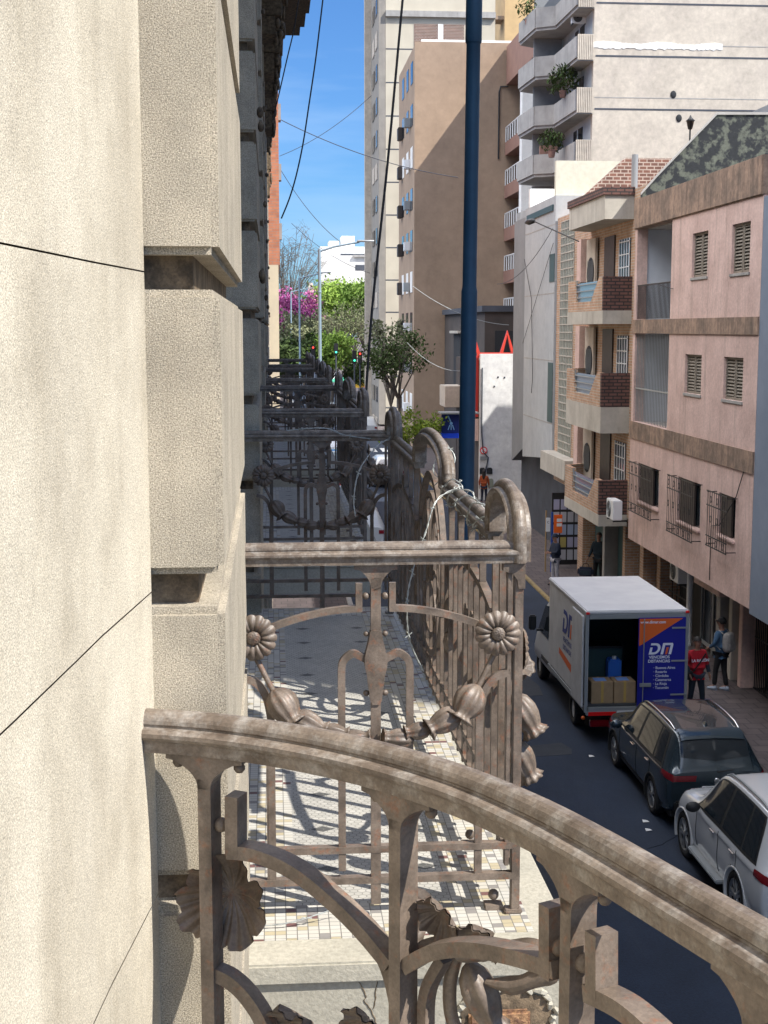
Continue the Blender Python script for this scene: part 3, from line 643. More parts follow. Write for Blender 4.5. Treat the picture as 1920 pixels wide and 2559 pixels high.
def rbar(px, wd=.020, dp=.030, name='bar', n=6, off=0):
    P_, N_ = path(px, n); P_ = [p+q*off for p, q in zip(P_, N_)]
    return MB().sweep(P_, N_, [(-wd/2, -dp/2), (wd/2, -dp/2), (wd/2, dp/2), (-wd/2, dp/2)], 1).build(name, iron, br)
def elbow(up, arc, name='arch_bracket', wd=.021):
    A, NA = path(up, 3); B, NB = path(arc, 6)
    mb = MB(); mb.sweep(A, NA, [(-wd/2, -.016), (wd/2, -.016), (wd/2, .016), (-wd/2, .016)]); mb.sweep(B, NB, [(-wd/2, -.0155), (wd/2, -.0155), (wd/2, .0155), (-wd/2, .0155)])
    return mb.build(name, iron, br)
elbow([(510, 1716), (510, 1842)], [(498, 1835), (560, 1843), (640, 1878), (720, 1940), (790, 2008), (852, 2082)])
elbow([(1198, 1952), (1198, 2108)], [(1215, 2092), (1120, 2062), (1020, 2046), (940, 2055), (884, 2085)])
elbow([(1300, 2012), (1300, 2150)], [(1282, 2140), (1360, 2180), (1440, 2250), (1520, 2340)])
def rball(x, y, r):
    s, z = on(x, y); MB().ball(P3(s, z), r, 12).build('ball', iron, br)
rball(478, 1782, .0115); rball(1208, 2045, .0125); rball(1262, 2080, .0125)
rbar([(452, 2095), (500, 2115), (545, 2160), (580, 2225), (600, 2330), (610, 2500)], .022, .026, 'quarter_arch_bar')
# brace below the middle post
rbar([(800, 2030), (835, 2110), (855, 2212), (858, 2330)], .02, .02, 'brace', off=.012)
rbar([(940, 2080), (905, 2150), (900, 2240), (905, 2330)], .016, .02, 'brace', off=.02)
def petal_disc(c, n, r, lobes, seedv):
    random.seed(seedv); ph = [random.uniform(.8, 1.15) for _ in range(lobes)]
    a = n.cross(V((0, 0, 1))).normalized(); b = n.cross(a); mb = MB()
    def fn(u, v):
        th = u*2*pi; q = u*lobes; i = int(q) % lobes; f = q-int(q); lob = ph[i]*(1-f)+ph[(i+1) % lobes]*f; l2 = sin(pi*f)
        rr = r*v*(.84*lob+.16*l2**.6); h = r*(-.55*(1-cos(v*1.5))+.05*sin(th*lobes*2.5)*v+.10*v*v*sin(lobes*th))
        return c+(a*cos(th)+b*sin(th))*rr-n*h*-1
    mb.grid(fn, lobes*14, 9)
    mb.grid(lambda u, v: fn(u, v)-n*.003, lobes*14, 9)
    return mb
s_, z_ = on(472, 1955); p_, t_, n_ = pl_at(s_)
petal_disc(P3(s_, z_)+n_*.05, n_, .082, 9, 3).build('flower', iron, br)
# curled leaves and buds of the garland around the middle post
def leaf(pts, wds, nrm, name='leaf', curl=.5, sd=1):
    pts = cat_r(pts, 6); m = len(pts)
    def fn(u, v):
        i = min(m-1, int(round(u*(m-1)))); p = pts[i]; t = (pts[min(i+1, m-1)]-pts[max(i-1, 0)]).normalized(); sdv = t.cross(nrm).normalized()
        k = u*(len(wds)-1); j = min(len(wds)-2, int(k)); wv = wds[j]+(wds[j+1]-wds[j])*(k-j)
        x = (v-.5)*2
        return p+sdv*wv*x*(1+.16*sin(u*24)*abs(x))+nrm*(curl*wv*(x*x)+.14*wv*abs(sin(x*6))+.22*wv*sin(u*26+x*2)*x*x)
    mb = MB(); mb.grid(fn, m-1, 12); mb.grid(lambda u, v: fn(u, v)+nrm*.0035, m-1, 12); return mb.build(name, iron, br)
def Q(x, y, o): s, z = on(x, y); return P3(s, z, o)
nm = pl_at(P_s[1])[2]
leaf([Q(800, 1935, .05), Q(815, 1990, .075), Q(812, 2050, .08), Q(845, 2120, .05)], [.008, .022, .030, .016, .004], nm, curl=.9)
petal_disc(Q(915, 1985, .04), (nm+V((0, 0, .4))).normalized(), .040, 7, 12).build('leaf_rosette', iron, br)
leaf([Q(880, 2060, .02), Q(925, 2050, .04), Q(970, 2048, .05), Q(1000, 2055, .055)], [.006, .012, .012, .006], nm, 'leaf_stalk', curl=.6)
petal_disc(Q(988, 2040, .055), (nm+V((0, 0, .5))).normalized(), .036, 6, 8).build('leaf_rosette', iron, br)
leaf([Q(950, 2085, .03), Q(1010, 2090, .06), Q(1060, 2110, .08), Q(1068, 2145, .08), Q(1030, 2165, .06), Q(990, 2150, .05)], [.008, .015, .019, .017, .012, .005], nm, curl=1.0)
mb = MB(); P_, N_ = path([(935, 2090), (920, 2150), (925, 2230), (960, 2300)]); mb.tube([p+q*.05 for p, q in zip(P_, N_)], [.010]*len(P_), 10)
bud(mb, Q(958, 2105, .05), V((.35, -.1, -.9)), .10, .026, 6); mb.build('garland', iron, br)
for (x_, y_, o_, r_, lo_, sd_) in ((655, 2240, .03, .062, 8, 5), (768, 2228, .035, .044, 7, 6)):
    petal_disc(Q(x_, y_, o_), (nm+V((0, 0, .35))).normalized(), r_, lo_, sd_).build('leaf_rosette', iron, br)
# ---- barbed wire
def wire(pts, r=.0016, barbs=True, mbx=None, amp=.004, nn=10):
    mb = mbx or MB(); P_ = cat_r(pts, nn); n = len(P_)
    for ph in (0, pi):
        mb.tube([p+V((sin(i*1.3+ph), cos(i*1.3+ph), sin(i*.9+ph)))*r*1.1 for i, p in enumerate(P_)], r, 5)
    if barbs:
        for i in range(4, n-2, 9):
            for q in range(3):
                d = V((random.uniform(-1, 1), random.uniform(-1, 1), random.uniform(-1, 1))).normalized()*.015
                mb.tube([P_[i]-d, P_[i]+d], r*.8, 4)
    return mb
mb = MB(); random.seed(11); coil = []; X1 = .668
for i in range(40):
    t = i/39; y = 4.10+t*1.10; a = i*.80+.5*sin(i*.7); rr = .041+.008*sin(i*2.1)
    coil.append(V((X1+rr*cos(a), y, RZ-.035+rr*sin(a))))
coil += [V((X1-.045, 5.24, RZ+.01)), V((X1-.03, 5.3, RZ+.07)), V((X1+.02, 5.36, RZ+.105)), V((X1+.045, 5.34, RZ+.05)), V((X1-.04, 5.3, RZ-.04))]
def wt(pts, r, label, nn=10):
    m_ = wire(pts, r, True, None, nn=nn); single(m_, 'barbed_wire', wire_m, label, 'barbed wire', pts[0], 'loose barbed wire')
wt(coil, .0017, 'galvanised barbed wire coiled round the sunlit sloping handrail between the two hoops', 5)
wt([dd(855, 945, Y=7.6), dd(820, 960, Y=7.0), dd(780, 1010, Y=6.6), dd(765, 1070, Y=6.4), dd(768, 1115, Y=6.3)], .0022, 'loop of barbed wire curving out of the shaded railing corner')
wt([dd(1000, 1050, Y=4.9), dd(945, 1080, Y=4.8), dd(920, 1150, Y=4.75), dd(893, 1230, Y=4.7), dd(880, 1300, Y=4.6), dd(885, 1380, Y=4.6), dd(915, 1450, Y=4.6)], .0018, 'long strand of barbed wire hanging down behind the straight handrail')
wt([dd(620, 930, Y=7.7), dd(700, 925, Y=7.7), dd(745, 940, Y=7.7), dd(800, 948, Y=7.75)], .0022, 'strand of barbed wire drooping along the shaded far handrail')
wt([dd(535, 1988, Y=3.6), dd(560, 2000, Y=3.6), dd(620, 1995, Y=3.6), dd(690, 1975, Y=3.62), dd(740, 1958, Y=3.64)], .0012, 'short barbed wire strand lying at the foot of the railing on the mosaic edge', 5)
# ================================================================== ACROSS THE STREET
XF = 10.3
def louvre(r, y0, y1, z0, z1, X, parent_name='window', m=shutter_m, sill=True):
    f = MB().box(X+.05, X+.09, y0+.03, y1-.03, z0+.03, z1-.03).build('window', dark, r)
    fr = MB(); ym = (y0+y1)/2
    for a, b in ((y0, ym-.012), (ym+.012, y1)):
        fr.box(X-.0, X+.045, a, a+.055, z0, z1); fr.box(X, X+.045, b-.055, b, z0, z1); fr.box(X, X+.045, a+.055, b-.055, z0, z0+.06); fr.box(X, X+.045, a+.055, b-.055, z1-.06, z1)
        zz = z0+.08
        while zz < z1-.1: fr.add([(X+.005, a+.055, zz), (X+.045, a+.055, zz+.045), (X+.045, b-.055, zz+.045), (X+.005, b-.055, zz), (X+.005, a+.055, zz+.012), (X+.045, a+.055, zz+.057), (X+.045, b-.055, zz+.057), (X+.005, b-.055, zz+.012)], [(0, 1, 2, 3), (4, 7, 6, 5), (0, 3, 7, 4), (1, 5, 6, 2)]); zz += .075
    fr.build('shutter', m, f)
    if sill: MB().cbox(X-.09, X+.04, y0-.05, y1+.05, z0-.075, z0-.004, .01).build('sill', concrete, f)
    return f
def grille(r, y0, y1, z0, z1, X):
    b = MB(); y = y0
    while y <= y1+.01: b.box(X-.24, X-.228, y-.006, y+.006, z0, z1); y += .15
    for zz in (z0+.25, z1-.35, z0+.02, z1-.02): b.box(X-.242, X-.22, y0-.02, y1+.02, zz-.012, zz+.012)
    for yy in (y0, y1):
        for zz in (z0+.05, z1-.05): b.box(X-.23, X, yy-.01, yy+.01, zz-.01, zz+.01)
    for k in range(int((y1-y0)/.15)):
        if k % 3 == 1:
            for zz in (z0+.14, (z0+z1)/2, z1-.2): b.tube([(X-.235, y0+(k+.5)*.15+.055*cos(t), zz+.08*sin(t)) for t in [i*pi/4 for i in range(9)]], .007, 4)
    return b.build('window_grille', black, r)
def ac(loc, label, rot=0, parts=True):
    r = thing('air_conditioner', label, 'air conditioner', loc, rot, 'air conditioning units on the facades', local=True)
    MB().cbox(-.40, .40, -.14, .14, 0, .58, .02).build('housing', white_metal, r)
    b = MB()
    for q in range(5): b.tube([(-.08+(.24-q*.045)*cos(t), -.146, .29+(.24-q*.045)*sin(t)) for t in [i*pi/10 for i in range(21)]], .007, 4)
    b.build('fan_grille', grey_metal, r)
    MB().lathe((-.08, -.1405, .29), (0, -1, 0), [(.235, 0), (.235, .002)], 24).build('fan_opening', dark, r)
    MB().box(-.36, -.30, -.12, .3, -.05, 0).box(.30, .36, -.12, .3, -.05, 0).build('bracket', black, r)
    return r
# ---------------- pink building
Y0, Y1 = 28.55, 38.8
pk = thing('pink_building', 'faded salmon pink three storey building with brown stained bands and taupe shutters', 'building', (XF, 33, GZ))
W = [rectX(z1, 1252, 1250, 1335, 1490, XF), rectX(z1, 1465, 1200, 1563, 1468, XF), rectX(z2, 1212, 228, 1300, 440, XF), rectX(z2, 1420, 243, 1524, 475, XF)]
G_ = [rectX(z2, 958, 830, 1072, 1040, XF), rectX(z2, 1172, 905, 1296, 1150, XF), rectX(z2, 1392, 985, 1484, 1215, XF)]
rc = rectX(z1, 975, 1180, 1140, 1600, XF); ry0 = rc[0]; ry1 = Y1-.25
ztop = at(*z1(1320, 1135), X=XF).z; b1 = (-.12, .26); b2 = (-3.1, -2.62); zbot = -6.05
holes = [(q[0], q[1], q[2], q[3]) for q in W+G_]+[(ry0, ry1, b1[1], ztop), (ry0, ry1, b2[1], b1[0])]
wallX(MB(), XF, XF+.3, Y0, Y1, zbot, ztop, holes).build('wall', plaster_pink, pk)
ptop = at(*z1(1320, 945), X=XF).z
MB().cbox(XF-.05, XF+.28, Y0-.0, Y1+.0, ztop+.003, ptop, .02).build('parapet', plaster_band, pk)
for a, b in (b1, b2): MB().box(XF-.035, XF-.002, Y0+.002, Y1-.002, a, b).build('band', plaster_band, pk)
MB().box(XF+.31, XF+13, Y0, Y1, GZ, ztop).build('inner_wall', plaster_pink, pk) if False else None
MB().box(XF+1.5, XF+12, Y0+.02, Y1-.02, GZ+.02, ztop-.02).box(XF+.30, XF+1.5, Y0+.02, ry0-.15, zbot+.02, ztop-.02).box(XF+.30, XF+1.5, ry1+.06, Y1-.02, zbot+.02, ztop-.02).build('inner_wall', mat('pale_blue_recess', (.60, .64, .70), (.52, .56, .62), 1.2), pk)
MB().box(XF+.0, XF+1.5, ry0, ry1, b1[0]+.02, b1[1]-.02).box(XF, XF+1.5, ry0, ry1, b2[0]+.02, b2[1]-.02).box(XF+.29, XF+12, Y0+.01, Y1-.01, ztop-.018, ztop+.15).box(XF+.02, XF+1.5, Y0+.01, Y1-.01, zbot+.001, zbot+.015).build('floor_slab', concrete, pk)
for q in W: louvre(pk, *q, XF+.06)
for q in G_:
    f = MB().box(XF+.12, XF+.16, q[0], q[1], q[2], q[3]).build('window', glass_dark, pk)
    louvre(f, q[0]+.02, q[0]+(q[1]-q[0])*.5, q[2]+.02, q[3]-.02, XF+.04, m=wood_dark, sill=False) if False else MB().box(XF+.05, XF+.10, q[0]+(q[1]-q[0])*.35, q[0]+(q[1]-q[0])*.97, q[2]+.02, q[3]-.02).build('shutter', wood_dark, f)
    MB().cbox(XF-.06, XF+.11, q[0]-.03, q[1]+.03, q[2]-.06, q[2]-.003, .01).build('sill', plaster_pink, f)
    grille(pk, q[0]-.10, q[1]+.15, q[2]-.30, q[3]+.05, XF)
for zr in (b1[1], b2[1]):
    b = MB(); y = ry0+.03
    while y < ry1: b.box(XF+.05, XF+.068, y-.008, y+.008, zr+.02, zr+.95 if zr == b1[1] else b1[0]-.02); y += .12 if zr == b1[1] else .15
    b.box(XF+.04, XF+.075, ry0, ry1, zr+.93, zr+.97); b.build('balcony_railing', black if zr == b1[1] else grey_metal, pk)
MB().box(XF+1.43, XF+1.49, ry0+.6, ry0+1.6, b2[1]+.1, b2[1]+2.2).build('door', wood_dark, pk)
b = MB(); p0 = at(*z2(1575, 880), X=XF-.03)
b.tube([(XF-.03, 29.1, -3.1), (XF-.04, 29.5, -3.7), (XF-.03, 30.6, -4.5), (XF-.03, 31.2, -4.6), (XF-.03, 31.2, -5.9)], .012, 5); b.tube([(XF-.04, 36.0, 1.15), (XF-.04, 34.8, 1.02)], .01, 4)
b.build('cable', black, pk)
# ground floor under the overhang
XG = 11.35
g = MB(); g.box(XG+.4, XG+1, Y0, Y1, GZ, zbot); g.build('shop_wall', dark, pk)
for i, (a, b_, m_) in enumerate([(Y0+.0, Y0+.42, plaster_pink), (Y0+2.75, Y0+3.0, plaster_pink), (Y0+3.5, Y0+3.75, concrete_pale), (Y0+4.4, Y0+4.7, concrete), (Y1-.45, Y1-.1, brick_tan)]):
    MB().cbox(10.98 if i == 0 else XG-.2, XG+.42, a, b_, GZ+.02, zbot+.02, .015).build('column', m_, pk)
def bars(y0, y1, z0, z1, X, step=.12, name='security_gate', r=None, m=black, hor=0):
    b = MB(); y = y0
    while y <= y1+1e-3: b.box(X, X+.02, y-.01, y+.01, z0, z1); y += step
    n = max(2, hor)
    for k in range(n+1): zz = z0+(z1-z0)*k/n; b.box(X-.004, X+.026, y0, y1, zz-.015, zz+.015)
    return b.build(name, m, r)
bars(Y0+.5, Y0+2.7, GZ+.05, zbot, XG+.1, r=pk)
for a, b_ in ((Y0+3.8, Y0+4.4), (Y0+4.75, Y0+5.9), (Y0+6.0, Y0+6.9)):
    f = MB().box(XG+.15, XG+.18, a, b_, GZ+.3, zbot-.05).build('shop_window', glass_dark, pk)
    MB().box(XG+.12, XG+.20, a-.04, a, GZ+.05, zbot).box(XG+.12, XG+.20, b_, b_+.04, GZ+.05, zbot).box(XG+.12, XG+.2, a, b_, GZ+.2, GZ+.3).box(XG+.12, XG+.2, a, b_, zbot-.7, zbot-.64).build('frame', grey_metal, f)
bars(Y0+7.6, Y1-.5, GZ+.05, zbot-.05, XG+.05, .45, r=pk, hor=7)
MB().tube([(XG-.1, Y0+7.25, GZ+.03), (XG-.1, Y0+7.25, zbot)], .085, 12).build('downpipe', white_metal, pk)
for a, b_, zz in ((Y0+2.9, Y0+4.9, zbot-.32), (Y0+4.9, Y0+7.4, zbot-.15)): MB().box(XF+.31, XF+.6, a, b_, zz, zbot-.001).build('beam', plaster_pink, pk)
# posters leaning in the shop window
MB().box(XG+.12, XG+.125, Y0+4.9, Y0+5.5, GZ+.9, GZ+1.5).build('poster', mat('pale_green_poster', (.42, .48, .40), (.1, .15, .12), 3), pk)
ac((XF+.75, ry0+.35, 1.5), 'white air conditioner inside the top floor recess of the pink building', pi/2*0+pi)
ac((XG-.25, Y0+7.8, zbot-.85), 'white air conditioner over the barred shopfront of the pink building', -pi/2)
ac((10.0, 39.3, -5.55), 'pale air conditioner hanging outside beside the lowest brick balcony', -pi/2)
# mossy gable rising behind its roof
gp = [z1(975, 1050), z1(1060, 955), z1(1240, 768), z1(1385, 618), z1(1660, 618), z1(1760, 640), z1(1760, 1000)]
pp = [(at(*q, Y=38.8).x, at(*q, Y=38.8).z) for q in gp]; pp = pp+[(pp[-1][0], 1.0), (pp[0][0], 1.0)]
o = MB().prism(pp, 'xz', 38.805, 38.845); single(o, 'party_wall', mossy, 'black and green mouldy gable wall rising behind the pink building', 'wall', (12, 39.3, 1))
cp = MB().prism([(a, b+.003) for a, b in pp[:6]]+[(a, b+.07) for a, b in reversed(pp[:6])], 'xz', 38.77, 38.848); q_ = cp.build('coping', concrete, None); q_.parent = o = bpy.data.objects['party_wall']; q_.location = (0, 0, 0)
# rooftop lantern
p = at(*z1(1238, 770), Y=39.6)
ln = thing('roof_lantern', 'small black iron lantern standing on the mouldy gable', 'lantern', p)
MB().tube([p, p+V((0, 0, .42))], .025, 6).build('post', black, ln)
MB().lathe(p+V((0, 0, .38)), (0, 0, 1), [(.05, 0), (.07, .03), (.11, .22), (.14, .24), (.04, .33), (.015, .40)], 6).build('lamp_head', black, ln)
# ---------------- blue-grey neighbour at the right edge, and the tall block behind it whose shade falls on the street
bg = thing('blue_grey_building', 'plain blue grey wall with dark shopfront at the right edge', 'building', (XF, 20, GZ))
MB().box(XF+.004, XF+12, -.75+22.5, 28.54, -6.15, 2.75).box(XF+1.2, XF+12, 21.75, 28.54, GZ, -6.15).build('wall', grey_blue, bg)
MB().box(XF+1.1, XF+1.19, 21.8, 28.4, GZ+.05, -6.2).build('shopfront', green_dark, bg)
for k in range(5):
    f = MB().box(XF+1.04, XF+1.09, 22.0+k*1.25, 23.1+k*1.25, GZ+.9, -6.5).build('shop_window', glass_dark, bg)
    MB().box(XF+1.0, XF+1.1, 21.95+k*1.25, 22.0+k*1.25, GZ+.1, -6.3).build('frame', grey_metal, f)
text('R', .5, red_refl, Matrix.Translation((XF+.99, 26.2, -7.3)) @ FACE_STREET, bg)
tb = thing('tall_block', 'tall plain apartment block beyond the right edge that shades the street', 'building', (XF, 10, GZ))
MB().box(XF, XF+14, -.9, 21.7, GZ, 24).build('wall', concrete, tb)
for k in range(10):
    for j in range(5): f = MB().box(XF-.03, XF-.004, 1+j*4, 2.6+j*4, GZ+1.2+k*3.1, GZ+2.7+k*3.1).build('window', glass_dark, tb)
# ---------------- brick building with angled balconies
XB = 10.7
bk = thing('brick_building', 'narrow brick building with angular brick balconies and a glass block strip', 'building', (XB, 45, GZ))
MB().box(XB, XB+.3, 38.85, 51.45, GZ+2.9, 4.1).box(XB+.3, XB+9, 38.85, 51.45, GZ+2.9, 4.05).build('wall', brick_orange if False else brick_tan, bk)
MB().box(XB+.6, XB+9, 38.85, 51.45, GZ, GZ+2.9).build('shop_wall', dark, bk)
def slabpoly(m_, z0, z1_, inset=0, open_=False, name='slab'):
    x = 9.82+inset
    return MB().prism([(XB-.002, 40.5+inset), (x, 40.5+inset), (x, 45.4-inset), (XB-.3, 45.9-inset), (XB-.002, 46.0-inset)], 'xy', z0, z1_)
lv = [(None, 3.25, 3.95), (1.55, .55, .15), (-1.31, -2.33, -3.12), (-4.55, -5.6, -5.95)]
slabpoly(0, 3.22, 3.92).build('canopy', concrete_pale, bk)
slabpoly(0, 3.923, 4.15, -.06).build('cornice', brick_dark_shade, bk)
for zt, zb, zs in lv[1:]:
    s = slabpoly(0, zs, zb-.003, 0).build('balcony_slab', concrete_pale, bk)
    slabpoly(0, zb, zb+.02, .02).build('balcony_floor', concrete, s)
    MB().box(9.83, XB-.003, 40.51, 40.66, zb, zt).build('balcony_parapet', brick_dark_shade, bk)  # near face in darker brick, its shade put into the colour
    # street side parapet with a trapezoid cut-out
    ya, yb = 40.67, 45.4; c0, c1 = 41.1, 44.3
    MB().prism([(ya, zb), (yb, zb), (yb, zt), (c1+.1, zt), (c1-.1, zb+.3), (c0+1.0, zb+.3), (c0, zt), (ya, zt)], 'yz', 9.83, 9.98).build('balcony_parapet', brick_tan, bk)
    MB().prism([(9.83, 45.402), (9.98, 45.402), (XB-.15, 45.8), (XB-.3, 45.9)], 'xy', zb, zt).build('balcony_parapet', brick_tan, bk)
    b = MB()
    for k in range(3): b.box(9.86, 9.89, c0+.05, c1+.05, zb+.42+k*.2, zb+.45+k*.2)
    b.box(9.87, 9.90, c0, c0+.03, zb+.3, zt); b.box(9.87, 9.90, c1, c1+.03, zb+.3, zt); b.build('balcony_rail', grey_metal, bk)
    MB().box(9.91, 9.92, c0+.3, c1, zb+.3, zt-.1).build('balcony_glass', glass_blue, bk)
for k, zb in enumerate([.6, -2.3, -5.55]):
    f = MB().box(XB-.03, XB-.004, 40.75, 42.0, zb+.05, zb+2.1).build('window', glass_dark, bk)
    b = MB()
    for q in range(5): b.box(XB-.055, XB-.035, 40.75+q*.3, 40.79+q*.3, zb+.05, zb+2.1)
    for q in range(6): b.box(XB-.056, XB-.034, 40.75, 42.0, zb+.1+q*.38, zb+.13+q*.38)
    b.build('frame', white_metal, f)
    MB().box(XB-.05, XB-.004, 42.6, 43.9, zb+.05, zb+2.3).build('door', wood_dark, bk)
    MB().box(XB-.14, XB-.06, 44.75, 46.0, zb+.02, zb+2.35).build('oval_panel', white_wall, bk)
    MB().lathe((XB-.142, 45.35, zb+1.25), (-1, 0, 0), [(.50, 0), (.50, .012), (.42, .016)], 28).build('oval_window', dark, bk)
    b = MB()
    for q in range(-3, 4): b.box(XB-.17, XB-.16, 45.35+q*.12-.008, 45.35+q*.12+.008, zb+.85, zb+1.65)
    b.build('window_grille', grey_metal, bk)
    MB().box(XB-.3, XB-.004, 46.15, 46.75, zb+.02, zb+2.4).build('pilaster', plaster_pink, bk)
b = MB(); gb = MB(); MB().box(XB-.006, XB-.002, 48.5, 50.7, -5.0, 3.9).build('glass_block_panel', mat('dull_glass_block', (.22, .25, .22), (.15, .18, .16), 5, rough=.3), bk)
for k in range(9): b.box(XB-.03, XB-.008, 48.5+k*.275-.02, 48.5+k*.275+.02, -5.0, 3.9)
for k in range(32): b.box(XB-.031, XB-.007, 48.5, 50.7, -5+k*.287-.02, -5+k*.287+.02)
b.build('glass_block_grid', concrete_pale, bk)
for i, (a, b_) in enumerate(((38.9, 39.3), (41.0, 41.3), (43.6, 43.9), (46.8, 47.6))): MB().cbox(XB+.1, XB+.61, a, b_, GZ+.02, GZ+2.91, .01).build('column', brick_tan if i != 2 else concrete, bk)
for a, b_, m_ in ((39.4, 40.9, wood_dark), (41.4, 43.5, green_dark), (44.0, 45.3, glass_dark), (45.4, 46.7, green_dark)): MB().box(XB+.52, XB+.58, a, b_, GZ+.1, GZ+2.7).build('door', m_, bk)
MB().box(XB+.15, XB+.55, 39.3, 41.0, GZ+.02, GZ+.75).build('low_wall', brick_red, bk)
# notice window at the corner shop, facing down the street
f = MB().box(10.0, XB+.45, 48.3, 48.36, GZ+.12, GZ+2.75).build('shop_window', black, bk)
for i in range(4):
    for j in range(5):
        x_ = 10.06+i*.26; z_ = GZ+.3+j*.46
        if (i, j) in ((3, 4), (0, 0)): continue
        MB().box(x_, x_+.21, 48.28, 48.295, z_, z_+.37).build('notice', [mat('grey_paper', (.42, .43, .48)), mat('pale_blue_paper', (.32, .38, .52)), mat('lilac_paper', (.36, .36, .50)), mat('yellow_paper', (.42, .36, .12))][3 if (i, j) == (1, 1) else (i*3+j*2) % 3], bk)
MB().box(10.2, XB+.6, 47.2, 51.6, GZ+3.3, GZ+4.0).build('shop_canopy', concrete_pale, bk)
# brick gable
MB().prism([(XB, 4.11), (10.95, 4.55), (12.6, 6.03), (14.4, 6.03), (17.5, 6.03), (17.5, 4.11)], 'xz', 49, 49.3).build('gable', brick_red, bk)
p = at(*z1(940, 990), Y=43); MB().tube([p-V((0, 0, 1)), V((p.x, 43, at(*z1(940, 832), Y=43).z))], .10, 10).build('vent_pipe', grey_metal, bk)
# drain pipe and cable at the joint with the pink house
MB().tube([(XF+.15, 38.95, 3.3), (XF+.12, 38.95, -3), (XF+.1, 38.95, -6)], .06, 8).build('downpipe', black, bk)
# ---------------- grey building
XR = 10.62
gr = thing('grey_building', 'light grey rendered building with a darker receding side and cream gable', 'building', (XR, 56, GZ))
ya, yb, yc = 51.5, at(*z1(352, 1300), X=XR).y, at(*z1(275, 1300), X=XR).y
zt0 = at(*z1(530, 1045), X=XR).z
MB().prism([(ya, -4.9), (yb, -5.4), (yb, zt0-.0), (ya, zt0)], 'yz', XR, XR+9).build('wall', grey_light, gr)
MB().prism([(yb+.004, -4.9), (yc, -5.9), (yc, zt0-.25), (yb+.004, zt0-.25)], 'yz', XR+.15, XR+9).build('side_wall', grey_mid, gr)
MB().box(XR+.6, XR+8.9, ya, yc, GZ, -5).build('shop_wall', slate, gr)
b = MB()
for zz in (3.9, 1.35, -1.2, -3.6): b.box(XR-.006, XR-.001, ya+.01, yb-.01, zz-.02, zz+.02)
b.build('joint', concrete, gr)
q = rectX(z1, 483, 1368, 512, 1690, XR)
for z0_, z1_ in ((q[2]+1.2, q[3]), (at(*z2(480, 590), X=XR).z, at(*z2(480, 270), X=XR).z)): MB().box(XR-.02, XR-.004, q[0]+.1, q[1], z0_, z1_).build('window', green_dark, gr)
q = rectX(z1, 365, 1132, 505, 1163, XR); MB().box(XR-.05, XR-.004, q[0], q[1], q[2], q[3]).build('lintel', green_dark, gr)
zc = at(*z1(540, 862), Y=51.5).z
MB().box(XR+.02, XR+9, 51.62, 51.9, 0, zc).build('gable', cream, gr)
MB().box(XR, XR+9, yb-1, yb-.7, zt0+.003, zt0+.75).build('parapet', white_paint, gr)
MB().box(21, 31, 54.5, yc, GZ, 9.4).build('shade_block', grey_mid, gr)  # added unseen block, only there to shade the white side wall beyond
b = MB()
b.tube([(XR-.05, yb-.1, 2.9), (XR-.06, yb-1.9, 1.2), (XR-.05, yb-2.3, -2.0), (XR-.05, yb-2.1, -2.6)], .012, 4); b.tube([(XR-.05, 51.6, 3.2), (XR-.05, yb, -.6)], .01, 4); b.build('cable', black, gr)
# bracket lamp and wires near the corner
p = at(*z1(640, 1300), X=10.0); lm = thing('bracket_lamp', 'black street lamp on a long thin arm over the grey building corner', 'street lamp', p)
q = V((9.0, 52.5, at(*z1(390, 1190), X=9.0).z)); h = at(*z1(395, 1190), Y=p.y+3)
MB().tube([p, h], .022, 6).build('arm', black, lm)
MB().lathe(h, (h-p).normalized()+V((0, 0, -.3)), [(.03, -.1), (.09, 0), (.11, .3), (.05, .55), (.02, .6)], 8).build('lamp_head', black, lm)
# ---------------- white party wall with the no-parking sign, red shop beyond
YW = 68.0
ww = thing('white_wall_building', 'low building with a white peeling side wall facing the street', 'building', (13, YW, GZ))
x0 = at(*z2(108, 500), Y=YW).x; zt = at(*z2(180, 225), Y=YW).z
MB().box(x0, x0+7, YW, YW+.3, GZ, zt).build('side_wall', mat('peeling_white_wall', (.74, .74, .72), (.60, .60, .60), .9, fine=.15, fscale=4, streak=.45, sscale=(2.5, 2.5, 1.2), scol=(.25, .25, .24), srange=(.62, .72)), ww)
MB().box(x0-.02, x0+6, YW+.31, YW+9, GZ, zt-.3).build('wall', brown_dark, ww)
MB().box(x0-.25, x0-.022, YW+.4, YW+3.4, -4.4, zt-.1).build('shop_fascia', mat('signal_red', (.48, .03, .02), rough=.5), ww)
MB().box(x0-.18, x0-.021, YW+.3, YW+1.4, GZ+3.0, -4.5).build('column', plaster_pink, ww)
for k in (0, 1):
    a = MB(); x = x0+.15+k*1.75-.4; a.bar([V((x-.35, YW+1, zt-.2)), V((x, YW+1, zt+1.05)), V((x+.35, YW+1, zt-.2))], V((0, -1, 0)), .17, .2); a.build('red_letter_frame', mat('signal_red2', (.55, .05, .03), rough=.5), ww)
MB().box(x0, x0+3.4, YW+.35, YW+.55, zt-.15, zt+.06).build('red_beam', MATS['signal_red2'], ww)
MB().tube([(x0+1.9, YW+.15, zt), (x0+1.9, YW+.15, zt+1.0)], .05, 6).tube([(x0+1.78, YW+.15, zt+1.0), (x0+2.02, YW+.15, zt+1.0)], .06, 6).build('vent_pipe', white_metal, ww)
b = MB(); p = at(*z2(120, 300), Y=YW-.06); b.tube([p, p-V((0, 0, 3.2)), p+V((.08, 0, -4.2)), p+V((.35, 0, -4.5)), p+V((.2, 0, -5.2))], .035, 5)
for x, y in ((205, 350), (240, 352), (185, 400)): b.ball(at(*z2(x, y), Y=YW), .05, 6)
b.build('cable', slate, ww)
